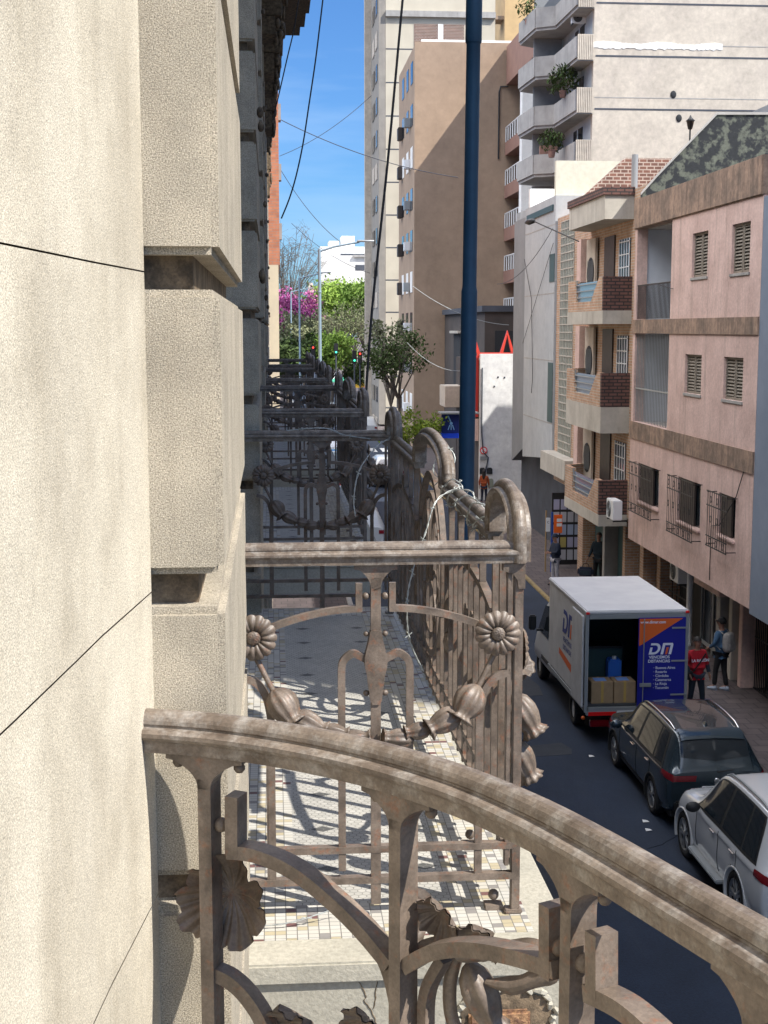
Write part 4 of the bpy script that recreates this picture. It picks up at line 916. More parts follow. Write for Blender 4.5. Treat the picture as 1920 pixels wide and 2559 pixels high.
p = at(*z2(127, 745), Y=YW-.05); s = thing('no_parking_sign', 'round red and white no parking sign on the white side wall', 'sign', p)
MB().lathe(p, (0, -1, 0), [(.19, 0), (.19, .02)], 24).build('disc', red_refl, s)
MB().lathe(p+V((0, -.021, 0)), (0, -1, 0), [(.14, 0), (.14, .01)], 24).build('disc_face', white_metal, s)
text('E', .20, black, M_at(p+V((-.065, -.034, -.07))), s); MB().bar([p+V((-.11, -.04, .11)), p+V((.11, -.04, -.11))], V((0, -1, 0)), .035, .01).build('slash', red_refl, s)
MB().box(p.x-.16, p.x+.16, p.y-.01, p.y+.02, p.z-.48, p.z-.30).build('plate', grey_metal, s)
p = at(*z2(138, 855), Y=YW-.03)
for i, (dx, dz, w_, h_, m_, lb) in enumerate(((-.3, 0, .28, .32, dark, 'dark arched meter hatch on the white side wall, left of its pair'), (.06, 0, .28, .32, dark, 'dark arched meter hatch on the white side wall, right of its pair'), (.1, -.62, .3, .45, mat('drab_plate', (.26, .28, .22)), 'drab square plate low on the white side wall'))):
    c = V((p.x+dx+w_/2, p.y, p.z+dz)); m = MB(); m.prism([(c.x-w_/2, c.z-h_/2), (c.x+w_/2, c.z-h_/2), (c.x+w_/2, c.z+h_*.3), (c.x+w_*.3, c.z+h_/2), (c.x-w_*.3, c.z+h_/2), (c.x-w_/2, c.z+h_*.3)], 'xz', c.y-.03, c.y+.02)
    single(m, 'meter_hatch', m_, lb, 'hatch', c)
# blue illuminated shop sign
p = at(*z2(-0, 0), Y=62); bs0 = at(1104, 1035, Y=62); bs1 = at(1150, 1082, Y=62)
s = thing('blue_shop_sign', 'square blue shop sign with pale glowing figures under a small awning behind the pole', 'sign', (bs0.x, 62, bs1.z))
MB().cbox(bs0.x, bs1.x, 61.9, 62.1, bs1.z, bs0.z, .02).build('sign_box', mat('deep_blue', (.01, .025, .16)), s)
MB().box(bs0.x-.05, bs1.x+.02, 61.8, 62.15, bs1.z-.22, bs1.z-.005).build('sign_foot', mat('vivid_blue', (.01, .07, .75)), s)
b = MB(); c = (bs0+bs1)/2
b.ball((c.x, 61.88, c.z+.02), (.07, .01, .07), 8)
for dx in (-.1, 0, .1): b.bar([V((c.x+dx*.6, 61.885, c.z-.05)), V((c.x+dx*1.4, 61.885, c.z-.28))], V((0, -1, 0)), .04, .01)
b.bar([V((c.x-.02, 61.885, c.z+.1)), V((c.x-.14, 61.885, c.z+.36))], V((0, -1, 0)), .06, .01); b.build('sign_figure', mat('sky_blue_print', (.25, .5, .8)), s)
MB().box(bs0.x-.1, bs1.x+.8, 61.5, 62.6, bs0.z+.03, bs0.z+.1).build('awning', grey_metal, s)
# ---------------- dark low building and brown tall building
lo = thing('dark_low_building', 'shade-darkened brown low building with a flat roof below the brown tower', 'building', (13, 85, GZ))
MB().box(12.4, 16.6, 80, 98.7, GZ, 1.0).build('wall', brown_dark, lo)
MB().box(12.2, 16.7, 79.8, 98.7, 1.003, 1.35).build('roof', slate, lo)
c0_ = at(1113, 965, Y=74); c1_ = at(1152, 1018, Y=74); MB().cbox(c0_.x, c1_.x+.4, 74, 76.5, c1_.z, c0_.z, .03).build('entrance_canopy', white_wall, lo); MB().box(c1_.x+.1, 12.4, 76.51, 80, GZ, c1_.z).build('side_wall', brown_dark, lo)
MB().box(12.36, 12.39, 90, 93.4, -3.8, -.35).build('window', dark, lo); MB().cbox(12.1, 12.39, 89.6, 93.8, -.3, -.12, .02).build('lintel', concrete_pale, lo)
for x_ in (13.0, 14.6): MB().box(x_, x_+1.2, 79.9, 79.99, -1.8, -.1).build('window', dark, lo)
br_ = thing('brown_building', 'tall brown rendered apartment building with a diagonal shadow across its side wall', 'building', (13, 104, GZ))
BX0, BX1, BZ = 10.2, 16.35, at(1100, 104, Y=99).z
MB().box(BX0, BX1+5, 99, 99.3, GZ, BZ).build('side_wall', brown_wall, br_)
MB().box(BX0, BX1+5, 99.3, 111, GZ, BZ-.25).build('wall', brown_wall, br_)
MB().box(BX0+.5, BX1+5, 99.35, 99.7, BZ-.2, BZ+.22).build('parapet', white_paint, br_)
for k in range(9):
    zz = BZ-2.6-k*2.95
    for yy in (100.1, 103.2, 106.6):
        f = MB().box(BX0-.03, BX0-.004, yy, yy+1.5, zz, zz+1.5).build('window', white_paint if (k+int(yy)) % 3 == 0 else glass_dark, br_)
    if 1 <= k: MB().cbox(BX0-.36, BX0-.02, 107.8, 108.8, zz-.0, zz+.95, .04).build('balcony_box', wood_dark, br_)
    if k > 0:
        MB().cbox(BX0-.45, BX0-.01, 101.8, 102.5, zz+.1, zz+.75, .03).build('air_conditioner', grey_metal if k % 2 else white_metal, br_)
MB().box(BX1-1.2, BX1-.2, 98.96, 98.99, -3, -2.0).build('vent', dark, br_)
MB().tube([(BX1-.15, 98.9, 12), (BX1-.15, 98.9, 16.6), (BX1-.05, 98.9, 17), (BX1+.5, 98.9, 17)], .06, 6).build('pipe', black, br_)
# ---------------- red-brown building with white-posted balconies, set back
XS = 16.7
rb = thing('balcony_building', 'red brown apartment building with stacked balconies and white railing posts', 'building', (XS, 93, GZ))
RBT = 19.3
MB().box(XS+1.5, XS+10, 88.3, 98.9, GZ, RBT).build('wall', slate, rb)
MB().box(XS, XS+10, 88.3, 98.9, RBT-2.2, RBT+.4).build('attic', red_brown, rb)
zr = [at(*z1(260, y), X=XS).z for y in (480, 700, 930, 1160, 1395)]
for k in range(-1, 7):
    zc_ = zr[0]-k*3.0
    if zc_ > RBT-3: continue
    MB().box(XS-.05, XS+1.6, 88.31, 98.88, zc_-1.45, zc_-.55).build('balcony_slab', red_brown, rb)
    b = MB()
    for q in range(12): b.box(XS-.02, XS+.06, 88.5+q*.92, 88.78+q*.92, zc_-.549, zc_+.45)
    b.box(XS-.03, XS+.07, 88.4, 98.8, zc_+.451, zc_+.52); b.build('railing_posts', white_metal, rb)
    MB().box(XS+.0, XS+.02, 88.4, 98.8, zc_-.5, zc_+.4).build('balcony_glass', glass_dark, rb)
    MB().box(XS+1.2, XS+1.5, 90.5, 91.6, zc_-.5, zc_+1.4).build('door', brown_wall, rb)
MB().box(XS-.9, XS+.1, 87.4, 88.25, -9+GZ*0, 15.3).build('pilaster', white_paint, rb)
# ---------------- big white apartment building with angular balconies
wb = thing('white_apartment_building', 'large pale apartment building with a blank side wall and angular grey balconies', 'building', (20, 78, GZ))
WT = 19.75
MB().box(XS, XS+32, 72, 72.4, GZ, WT).build('side_wall', white_wall, wb)
MB().box(XS, XS+32, 72.4, 88.2, GZ, WT-.1).build('wall', grey_light, wb)
b = MB(); c = MB()
for k, y in enumerate((20, 305, 590)):
    z_ = at(*z1(1100, y), Y=72).z; b.box(XS+.1, XS+31, 71.985, 71.998, z_-.04, z_+.04)
    z2_ = at(*z1(1100, y-62 if y > 20 else -40), Y=72).z; c.box(XS+.1, XS+31, 71.99, 71.998, z2_-.02, z2_+.02)
for k in range(1, 5): b.box(XS+.1, XS+31, 71.985, 71.998, z_-k*2.78-.04, z_-k*2.78+.04)
b.build('floor_joint', slate, wb); c.build('floor_joint', concrete, wb)
p = at(*z1(720, 240), Y=72); q = at(*z1(1415, 240), Y=72)
m = MB(); random.seed(5); n = 60; up_ = []; dn = []
for i in range(n+1):
    x = p.x+(q.x-p.x)*i/n; up_.append((x, p.z+.13+random.uniform(-.02, .02)+.05*sin(i*.25))); dn.append((x, p.z-.16+random.uniform(-.06, .04)))
m.prism(up_+dn[::-1], 'xz', 71.978, 71.996); m.build('fresh_paint_patch', white_paint, wb)
for x, y in ((1150, 508), (1180, 636)): pp_ = at(*z1(x, y), Y=71.98); MB().ball(pp_, (.16, .03, .2), 8).build('vent_hole', dark, wb)
tops = [at(*z1(650, y), Y=72).z for y in (-102, 183, 470, 752)]
for zt_ in tops+[tops[-1]-2.9, tops[-1]-5.8]:
    zb_ = zt_-1.32
    plan_ = [(XS, 72.0), (15.85, 72.0), (15.75, 77.0), (14.75, 77.6), (14.55, 81.5), (XS, 83.0)]
    MB().prism([(a, b_) for a, b_ in plan_], 'xy', zb_, zb_+.16).build('balcony_slab', concrete, wb)
    m = MB()
    for (a, b_), (c_, d_) in zip(plan_, plan_[1:]):
        v = V((c_-a, d_-b_, 0)).normalized(); nn = V((v.y, -v.x, 0))*.09
        if (a, b_) == plan_[0]: continue
        m.prism([(a, b_), (c_, d_), (c_-nn.x, d_-nn.y), (a-nn.x, b_-nn.y)], 'xy', zb_+.163, zt_-.1)
    m.build('balcony_parapet', concrete, wb)
    m = MB()
    for k in range(9): m.box(15.86+k*.094, 15.925+k*.094, 71.93, 72.02, zb_+.05, zt_)
    m.box(15.86, XS-.02, 72.021, 72.06, zb_, zt_); m.build('ribbed_panel', white_wall, wb)
    f = MB().box(XS-.03, XS-.004, 74.2, 76.4, zb_+.3, zb_+2.3).build('window', glass_dark, wb)
    MB().box(XS-.06, XS-.03, 75.25, 75.35, zb_+.3, zb_+2.3).build('frame', white_metal, f)
    MB().box(15.0, XS-.1, 79.5, 79.7, zb_+.2, zb_+2.6).build('partition', grey_mid, wb)
    MB().box(15.05, XS-.12, 79.44, 79.47, zb_-1.4, zb_-.3).build('screen', grey_mid, wb)
for i, (x, y, lb) in enumerate(((640, 95, 'white air conditioner high on the angular balcony building, top one'), (615, 390, 'air conditioner beside the hanging plant on the angular balcony building'))):
    p = at(*z1(x, y), X=16.35); ac((16.35, p.y, p.z-.3), lb, 0)
MB().box(XS-1.2, XS+1.4, 86.6, 87.0, -6, 17.6).build('fin_wall', white_paint, wb)
# planter box and window box plants
def plant(loc, label, r, n, name='balcony_plant', m=leaf_dark, sz=.16, droop=0):
    random.seed(int(loc[0]*7+loc[1])); mb = MB(); loc = V(loc)
    for i in range(n):
        d = V((random.gauss(0, 1), random.gauss(0, 1), random.gauss(0, 1))).normalized()*r*random.random()**.5; d.z = d.z*.9+ (0 if not droop else -abs(d.x)*droop)
        a = V((random.uniform(-1, 1), random.uniform(-1, 1), random.uniform(-1, 1))).normalized(); b_ = a.cross(V((0, 0, 1))).normalized(); s_ = sz*random.uniform(.6, 1.2)
        mb.add([loc+d-a*s_, loc+d+b_*s_*.35, loc+d+a*s_, loc+d-b_*s_*.35], [(0, 1, 2, 3)])
    r_ = thing(name, label, 'plant', loc); mb.build('foliage', m, r_); MB().lathe(loc+V((0, 0, -r-.15)), (0, 0, 1), [(.15, 0), (.22, .35), (.2, .37)], 10).build('pot', red_brown, r_)
    return r_
p = at(*z1(556, 410), X=15.6); plant(p, 'dark shaggy plant spilling over the angular balcony building, highest of the two', .95, 500, droop=.4)
p = at(*z1(495, 755), X=15.0); plant(p, 'leafy plant at the brown window box of the angular balcony building', .75, 320)
p = at(*z1(370, 45), X=14.7); plant(p, 'sparse plant on the topmost angular balcony by the ochre tower', .8, 200)
q = rectX(z1, 385, 765, 505, 815, 14.9); MB().box(14.9, 15.5, q[0], q[1], q[2], q[3]).build('window_box', red_brown, None) if False else None
ORG = wb.location.copy(); MB().prism([(15.0, 77.4), (16.0, 77.4), (16.0, 77.55), (15.0, 77.55)], 'xy', tops[3]-.1, tops[3]+.4).build('window_box', red_brown, wb)
# ---------------- ochre tower far behind, and big cream tower
yt = thing('ochre_tower', 'ochre yellow tower block seen between the brown building and the angular balconies', 'building', (35, 160, GZ))
a = at(1262, 60, Y=160).x; b_ = at(1300, 60, Y=160).x
MB().box(a, b_+12, 160, 175, GZ, 50).build('wall', yellow_wall, yt); MB().box(a-1.6, a+.5, 160.5, 163, 35.0, 35.4).build('balcony_slab', brown_wall, yt)
b = MB()
for q in range(6): b.box(a-1.5, a-1.4, 160.5+q*.5, 160.56+q*.5, 35.4, 38)
b.build('railing', slate, yt)
ct = thing('cream_tower', 'very tall cream panelled tower block with shaded windowed street front', 'building', (15, 130, GZ))
TY = 124; tx0 = at(964, 500, Y=TY).x; tx1 = at(1238, 50, Y=TY).x
MB().box(tx0, tx1, TY, TY+.3, GZ, 34).build('side_wall', tower_cream, ct); MB().box(tx0+.05, tx1, TY+.3, 143, GZ, 34).build('wall', tower_cream, ct)
b = MB(); k = 0
zj0 = at(990, 122, Y=TY).z
for k in range(-3, 14): b.box(tx0+.02, tx1-.1, TY-.01, TY-.002, zj0-k*2.86-.05, zj0-k*2.86+.05)
b.build('panel_joint', slate, ct)
MB().box(tx0+2.9 if False else at(1035, 80, Y=TY).x, at(1160, 80, Y=TY).x, TY-.03, TY-.012, at(1100, 104, Y=TY).z-3, at(1100, 60, Y=TY).z).build('brick_panel', brick_red, ct)
MB().box(at(1095, 80, Y=TY).x, at(1108, 80, Y=TY).x, TY-.05, TY-.031, at(1100, 104, Y=TY).z-3, at(1100, 60, Y=TY).z).build('mullion', white_paint, ct)
z_s = at(1100, 35, Y=TY).z; MB().box(tx0, tx1, TY-.3, TY-.002, z_s-.3, z_s+.2).build('stringcourse', concrete, ct)
MB().box(tx0-1.2, tx0-.02, 133.5, 134.3, GZ, 34).build('pilaster', white_wall, ct)
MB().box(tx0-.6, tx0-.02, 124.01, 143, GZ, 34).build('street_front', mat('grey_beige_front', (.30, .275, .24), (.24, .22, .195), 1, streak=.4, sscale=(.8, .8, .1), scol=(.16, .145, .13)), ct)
for k in range(17):
    zz = zj0+5.5-k*2.86
    for yy in (125.5, 129.0, 136, 139.6): MB().box(tx0-.66, tx0-.61, yy, yy+2.3, zz-2.2, zz-.8).build('window', glass_dark if (k*3+int(yy)) % 4 else white_wall, ct)
# ---------------- far white building, monument, left-hand buildings
fw_ = thing('far_white_building', 'white stepped apartment building beyond the trees at the street end', 'building', (20, 330, GZ))
FY = 330
def fx(x): return at(x, 700, Y=FY).x
def fz(y): return at(860, y, Y=FY).z
def zz5(x, y): return 650+x*.21084, 580+y*.21084
def bx(m_, x0, y0, x1, y1, nm, yoff=0, d=12):
    a = zz5(x0, y0); b = zz5(x1, y1); MB().box(fx(a[0]), fx(b[0]), FY+yoff, FY+yoff+d, fz(b[1]), fz(a[1])).build(nm, m_, fw_)
bx(mat('far_white', (.70, .685, .65), (.58, .57, .54), .25, streak=.5, sscale=(.3, .3, .05), scol=(.42, .41, .39), srange=(.5, .75)), 720, 280, 1340, 1000, 'wall', -2, 20); bx(white_paint, 720, 165, 1340, 282, 'upper_wall', 2, 16); bx(white_paint, 980, 30, 1135, 166, 'roof_tank', 4, 8); bx(cream, 830, 90, 950, 166, 'roof_hut', 4, 8)
bx(slate, 960, 248, 1290, 292, 'window', 1.9, .05); bx(slate, 1125, 392, 1260, 455, 'window', -2.1, .05); bx(concrete, 1100, 275, 1340, 300, 'ledge', -2.6, .5)
bx(concrete_pale, 740, 575, 900, 640, 'roof_ridge', -14, 6); bx(white_wall, 740, 640, 1300, 1100, 'lower_wall', -14, 10)
mn = thing('far_monument', 'pale stone monument top showing between the bare tree and lamp post', 'monument', (6, 300, GZ))
a = at(*zz5(565, 600), Y=300); b = at(*zz5(640, 600), Y=300)
MB().loft([[V((cx+sx_*w_, 300+sy_*w_, zz)) for sx_, sy_ in ((-1, -1), (1, -1), (1, 1), (-1, 1))] for cx, w_, zz in [((a.x+b.x)/2, (b.x-a.x)/2*1.2, GZ), ((a.x+b.x)/2, (b.x-a.x)/2, a.z-2), ((a.x+b.x)/2, (b.x-a.x)/2*.6, a.z)]], False).build('shaft', white_wall, mn)
ob = thing('orange_brick_building', 'sliver of orange brick facade beyond our building on the left', 'building', (-2, 62, GZ))
ax = at(*z4(247, 1000), Y=52).x
ztp = at(*z4(240, 745), Y=52).z; zmid = at(*z4(240, 1690), Y=52).z
MB().box(-9, ax, 52, 75, zmid, 13).build('wall', brick_orange, ob); MB().box(-9, ax-.05, 52, 75, GZ, zmid-.003).build('lower_wall', mat('warm_cream', (.60, .50, .34), (.5, .42, .3), 1), ob)  # lower storeys in plain cream
for k in range(5): MB().box(ax+.003, ax+.10, 53, 53.6, zmid+1+k*2.2, zmid+1.6+k*2.2).build('window_ledge', concrete, ob)
# ================================================================== VEHICLES (rear at y = 0, front towards +y, x across)
def make_suv(name, label, loc, st, L_, whl, rad, paint, rails, kind):
    r = thing(name, label, 'car', loc, 0, local=True)
    S_ = st; ny = len(S_)
    def ring(i):
        y, zb, w_, zs, ws, zr, wr = S_[i]
        return [V((0, y, zb)), V((w_*.86, y, zb)), V((w_*.97, y, zb+.12)), V((w_, y, zb+(zs-zb)*.45)), V((w_*.985, y, zs-.14)), V((ws, y, zs)), V((wr+.055, y, zr-.10 if zr-zs > .25 else zs+(zr-zs)*.55)), V((wr-.06, y, zr-.012)), V((0, y, zr+.018))]
    R = [ring(i) for i in range(ny)]
    def cr(a, b, c, d, t): return .5*((2*b)+(c-a)*t+(2*a-5*b+4*c-d)*t*t+(3*b-a-3*c+d)*t**3)
    def surf(u, t):
        i = min(ny-2, max(0, int(u))); f = u-i; idx = [max(0, i-1), i, i+1, min(ny-1, i+2)]
        j = min(7, max(0, int(t))); g = t-j; jd = [max(0, j-1), j, j+1, min(8, j+2)]
        row = [cr(*[R[a][b] for b in jd], g) for a in idx]
        return cr(*row, f)
    def u_of(y):
        lo, hi = 0.0, ny-1.001
        for _ in range(24):
            m = (lo+hi)/2
            if surf(m, 3).y < y: lo = m
            else: hi = m
        return (lo+hi)/2
    def mir(v): return V((-v.x, v.y, v.z))
    wy = whl
    NU, NT = (ny-1)*9, 40
    mb = MB(); base = [[surf(i/9*.9999, j/5*.9999) for j in range(NT+1)] for i in range(NU+1)]
    for sg in (0, 1):
        vs = []; fs = []
        for row in base: vs += [mir(v) if sg else v for v in row]
        for i in range(NU):
            for j in range(NT):
                c = (base[i][j]+base[i+1][j+1])/2
                if c.x > .5*S_[3][2] and any((c.y-wc)**2+(c.z-rad)**2 < (rad*1.13)**2 for wc in wy): continue
                fs.append((i*(NT+1)+j, (i+1)*(NT+1)+j, (i+1)*(NT+1)+j+1, i*(NT+1)+j+1))
        mb.add(vs, fs, True)
    for i in (0, NU):
        row = base[i]; loop = row+[mir(v) for v in reversed(row)]; mb.add(loop, [tuple(range(len(loop)))])
    body = mb.build('body', paint, r)
    def off(u, t, o):
        p = surf(u, t); du = surf(min(u+.02, ny-1.001), t)-surf(max(u-.02, 0), t); dt = surf(u, min(t+.02, 7.999))-surf(u, max(t-.02, 0))
        n = du.cross(dt)
        if n.length < 1e-9: n = V((0, 0, 1))
        n.normalize()
        if n.dot(V((p.x, (p.y-L_/2)*.15, p.z-.7))) < 0: n = -n
        return p+n*o
    def patch(y0b, y1b, y0t, y1t, t0, t1, nm, m, o=.006, both=True, nu=10, nv=6, parent=r):
        out_ = None
        def fn(a, b):
            t = t0+(t1-t0)*b; y = (y0b+(y0t-y0b)*b)*(1-a)+(y1b+(y1t-y1b)*b)*a
            return off(u_of(y), t, o)
        for sg in ((0, 1) if both else (0,)):
            q = MB(); q.grid(lambda a, b: mir(fn(a, b)) if sg else fn(a, b), nu, nv); out_ = q.build(nm, m, parent)
        return out_
    K = kind
    # side windows and their trim
    patch(*K['dlo'], 5.02, 6.12, 'window_surround', plastic, .004, nu=24)
    if K['chrome']: patch(K['dlo'][0], K['dlo'][1], K['dlo'][0], K['dlo'][1], 4.9, 4.99, 'window_trim', chrome, .010, nu=24, nv=1)
    for q in K['win']: patch(*q, 5.12, 6.02, 'side_window', glass_dark, .008)
    def span(y0, y1, t0, nm, m, o=.008, wid=1, n2=10):      # across both halves
        q = MB(); u0, u1 = y0, y1
        def fn(a, b):
            x = (b-.5)*2; t = 8-abs(x)*(8-t0); yy = y0[0]+(y1[0]-y0[0])*a + abs(x)*(y0[1]*(1-a)+y1[1]*a); p = off(u_of(yy), min(t, 7.995), o); return p if x >= 0 else mir(p)
        q.grid(fn, 8, 20); return q.build(nm, m, r)
    span(*K['rear'], 6.75, 'rear_window', glass_dark)
    span(*K['shield'], 6.8, 'windscreen', glass_dark)
    sp_ = K.get('spoiler')
    if sp_: span((sp_[0], .0), (sp_[1], .02), 6.9, 'spoiler', paint, .035)
    # rails
    for sg in (1, -1):
        pts = [off(u_of(y), 6.85, .045 if 0 < k < 8 else .005) for k, y in enumerate([rails[0]+(rails[1]-rails[0])*i/8 for i in range(9)])]
        pts = [p if sg > 0 else mir(p) for p in pts]; MB().tube(pts, .019, 6).build('roof_rail', chrome if kind['chrome'] else grey_metal, r)
    # cladding
    patch(.25, L_-.25, .25, L_-.25, 1.0, 2.05, 'sill_trim', plastic, .004, nu=60, nv=3) if K.get('clad') else None
    for wc in wy:
        for sg in (1, -1):
            q = MB(); n = 28; xo = S_[4][2]+.004
            ring_ = []
            for i in range(n+1):
                a = -.12*pi+1.24*pi*i/n; c_, s_ = cos(a), sin(a)
                ring_.append([V((sg*(xo+.004), wc+c_*rad*1.08, rad+s_*rad*1.08)), V((sg*(xo+.001), wc+c_*rad*1.24, rad+s_*rad*1.15)), V((sg*(xo-.12), wc+c_*rad*1.15, rad+s_*rad*1.15)), V((sg*(xo-.26), wc+c_*rad*1.08, rad+s_*rad*1.08))])
            q.loft(ring_, True); q.build('wheel_arch', plastic if K.get('clad') else paint, r)
            q = MB(); q.lathe((sg*(xo-.34), wc, rad), (sg, 0, 0), [(rad*1.15, 0), (rad*1.15, .01)], 20); q.build('wheel_well', dark, r)
            wh = MB().lathe((sg*(xo-.235), wc, rad), (sg, 0, 0), [(rad*.7, 0), (rad*.94, .01), (rad, .05), (rad, .18), (rad*.95, .215), (rad*.72, .225), (rad*.70, .18)], 36).build('wheel', rubber, r)
            q = MB(); q.lathe((sg*(xo-.05), wc, rad), (sg, 0, 0), [(rad*.72, -.06), (rad*.70, .03), (rad*.64, .035), (rad*.62, -.03), (rad*.1, -.06)], 30)
            for k in range(5):
                for d_ in (-.13, .13):
                    a = 2*pi*k/5+d_; e = a+d_*.35; q.loft([[V((sg*(xo-.03+h_), wc+cos(aa)*rr-sin(aa)*ww, rad+sin(aa)*rr+cos(aa)*ww)) for h_, ww in ((-.03, -.02), (-.03, .02), (.008, .016), (.008, -.016))] for aa, rr in ((a*.0+2*pi*k/5+d_*.3, rad*.12), (e, rad*.66))], False)
            q.lathe((sg*(xo-.03), wc, rad), (sg, 0, 0), [(rad*.17, -.02), (rad*.15, .014), (.01, .018)], 14)
            q.build('rim', alloy, wh)
    # mirrors, handles, lights, bumper
    for sg in (1, -1):
        y = K['mirror']; p = off(u_of(y), 5.0, 0); q = MB(); q.ball((sg*(p.x+.14), y, p.z+.05), (.12, .075, .085), 14); q.build('wing_mirror', plastic if K['chrome'] == 0 else paint, r)
        for yh in K['handle']:
            p = off(u_of(yh), 4.35, .02); q = MB(); q.cbox(p.x-.012, p.x+.014, yh-.10, yh+.10, p.z-.014, p.z+.014, .006) if sg > 0 else q.cbox(-p.x-.014, -p.x+.012, yh-.10, yh+.10, p.z-.014, p.z+.014, .006); q.build('door_handle', chrome, r)
        # tail light wrapping round the corner
    for sg in (0, 1):
        q = MB()
        def fl(a, b, sg=sg):
            t = K['lt'][0]+(K['lt'][1]-K['lt'][0])*b
            if a < .5:
                p = off(u_of(.30*(1-a*2)+.015*(a*2)), t, .012)
            else:
                p = surf(0, t); k = (a-.5)*2; p = V((p.x*(1-k*K['ltw']), -.014-.0*k, p.z))
            return mir(p) if sg else p
        q.grid(fl, 16, 5); q.build('tail_light', red_lens, r)
    zl = K['zl']; wv = S_[1][2]
    MB().cbox(-wv*.86, wv*.86, -.05, .12, .30, .52, .03).build('rear_bumper', plastic if K.get('clad') else paint, r)
    MB().cbox(-wv*.55, wv*.55, -.062, -.045, .42, .45, .004).build('bumper_trim', chrome, r)
    MB().box(-.26, .26, -.022, -.006, zl-.20, zl-.09).build('number_plate', white_metal, r)
    MB().lathe((0, -.008, zl), (0, -1, 0), [(.055, 0), (.055, .012), (.04, .014)], 16).build('badge', chrome, r)
    # panel gaps as thin dark seams
    for yy in K['seam']:
        for sg in (0, 1):
            pts = [off(u_of(yy+.03*(k/9)), 1.9+k/9*3.0, .0015) for k in range(10)]; q = MB(); q.tube([mir(p) if sg else p for p in pts], .006, 4); q.build('door_seam', dark, r)
    for yy in (K['ante'],):
        p = off(u_of(yy), 7.99, 0); q = MB(); q.loft([[p+V((-.03, -.07, -.01)), p+V((.03, -.07, -.01)), p+V((.03, .09, -.01)), p+V((-.03, .09, -.01))], [p+V((-.005, -.05, .07)), p+V((.005, -.05, .07)), p+V((.005, -.02, .07)), p+V((-.005, -.02, .07))]], False); q.build('antenna_fin', paint, r)
    q = MB(); q.tube([(0, K['wip'], zl+.16), (.28, K['wip']+.02, zl+.19)], .012, 5); q.build('wiper', plastic, r)
    MB().box(-.78, .78, .1, L_-.2, .2, .34).build('underbody', dark, r)
    return r, surf
# y, zb, w, zs, ws, zr, wr
stA = [(0, .42, .80, .97, .74, 1.03, .62), (.05, .34, .87, 1.0, .81, 1.10, .62), (.20, .30, .905, 1.02, .86, 1.36, .60), (.40, .28, .92, 1.02, .88, 1.57, .59), (.8, .27, .92, 1.01, .89, 1.625, .60), (1.5, .27, .92, 1.0, .89, 1.65, .61), (2.2, .27, .92, .99, .89, 1.63, .61), (2.65, .27, .92, .98, .89, 1.57, .61), (3.05, .27, .92, .98, .88, 1.30, .64), (3.4, .27, .92, .97, .86, 1.07, .70), (3.8, .28, .915, .93, .84, 1.0, .70), (4.2, .30, .87, .86, .78, .91, .62), (4.40, .36, .78, .74, .68, .77, .52), (4.46, .45, .66, .62, .55, .66, .42)]
kA = dict(dlo=(.32, 3.25, .62, 2.78), win=[(.42, .86, .68, 1.0), (.94, 1.86, 1.06, 1.84), (1.98, 3.12, 1.96, 2.72)], rear=((.085, .06), (.30, .10)), shield=((2.72, .0), (3.36, .0)), spoiler=(.30, .55), chrome=1, clad=1, mirror=2.95, handle=(1.15, 2.15), lt=(4.2, 4.95), ltw=.52, zl=.86, seam=(1.0, 1.9, 3.1), ante=.75, wip=-.01)
make_suv('dark_suv', 'dark petrol blue parked SUV with chrome roof rails behind the delivery truck', (7.58, 22.28, GZ), stA, 4.46, (.86, 3.54), .345, paint_dark, (.62, 2.55), kA)
stB = [(0, .50, .82, 1.08, .76, 1.14, .62), (.05, .42, .89, 1.11, .83, 1.22, .62), (.22, .38, .92, 1.13, .87, 1.52, .60), (.42, .36, .93, 1.13, .89, 1.76, .59), (.8, .35, .93, 1.12, .90, 1.82, .60), (1.5, .35, .93, 1.11, .90, 1.84, .61), (2.3, .35, .93, 1.10, .90, 1.82, .61), (2.8, .35, .93, 1.09, .90, 1.74, .61), (3.2, .35, .93, 1.09, .89, 1.48, .65), (3.55, .36, .93, 1.08, .87, 1.22, .71), (4.0, .37, .925, 1.05, .86, 1.14, .72), (4.45, .40, .89, .97, .80, 1.04, .66), (4.70, .46, .80, .84, .70, .88, .55), (4.78, .55, .68, .70, .58, .74, .45)]
kB = dict(dlo=(.34, 3.42, .66, 2.95), win=[(.42, 1.0, .72, 1.12), (1.08, 2.0, 1.20, 1.98), (2.12, 3.30, 2.10, 2.88)], rear=((.10, .06), (.32, .10)), shield=((2.9, .0), (3.5, .0)), spoiler=(.30, .58), chrome=0, mirror=3.1, handle=(1.35, 2.35), lt=(4.1, 4.9), ltw=.48, zl=.95, seam=(1.15, 2.06, 3.25), ante=.8, wip=-.01)
q9 = .88
stB = [(s_[0]*q9, *s_[1:]) for s_ in stB]
kB.update(dlo=tuple(v*q9 for v in kB['dlo']), win=[tuple(v*q9 for v in t) for t in kB['win']], shield=((2.9*q9, .0), (3.5*q9, .0)), spoiler=(.30*q9, .58*q9), mirror=3.1*q9, handle=(1.35*q9, 2.35*q9), seam=tuple(v*q9 for v in kB['seam']))
wsuv, _ = make_suv('white_suv', 'pearl white parked SUV with side step at the right edge, nearest car', (7.56, 17.55, GZ), stB, 4.78*q9, (1.02, 3.53), .385, paint_white, (.75*q9, 2.75*q9), kB)
ORG = V((0, 0, 0))
for sg in (-1, 1): MB().cbox(sg*.93-.09, sg*.93+.09, 1.58, 3.0, .34, .40, .015).build('side_step', grey_metal, wsuv)
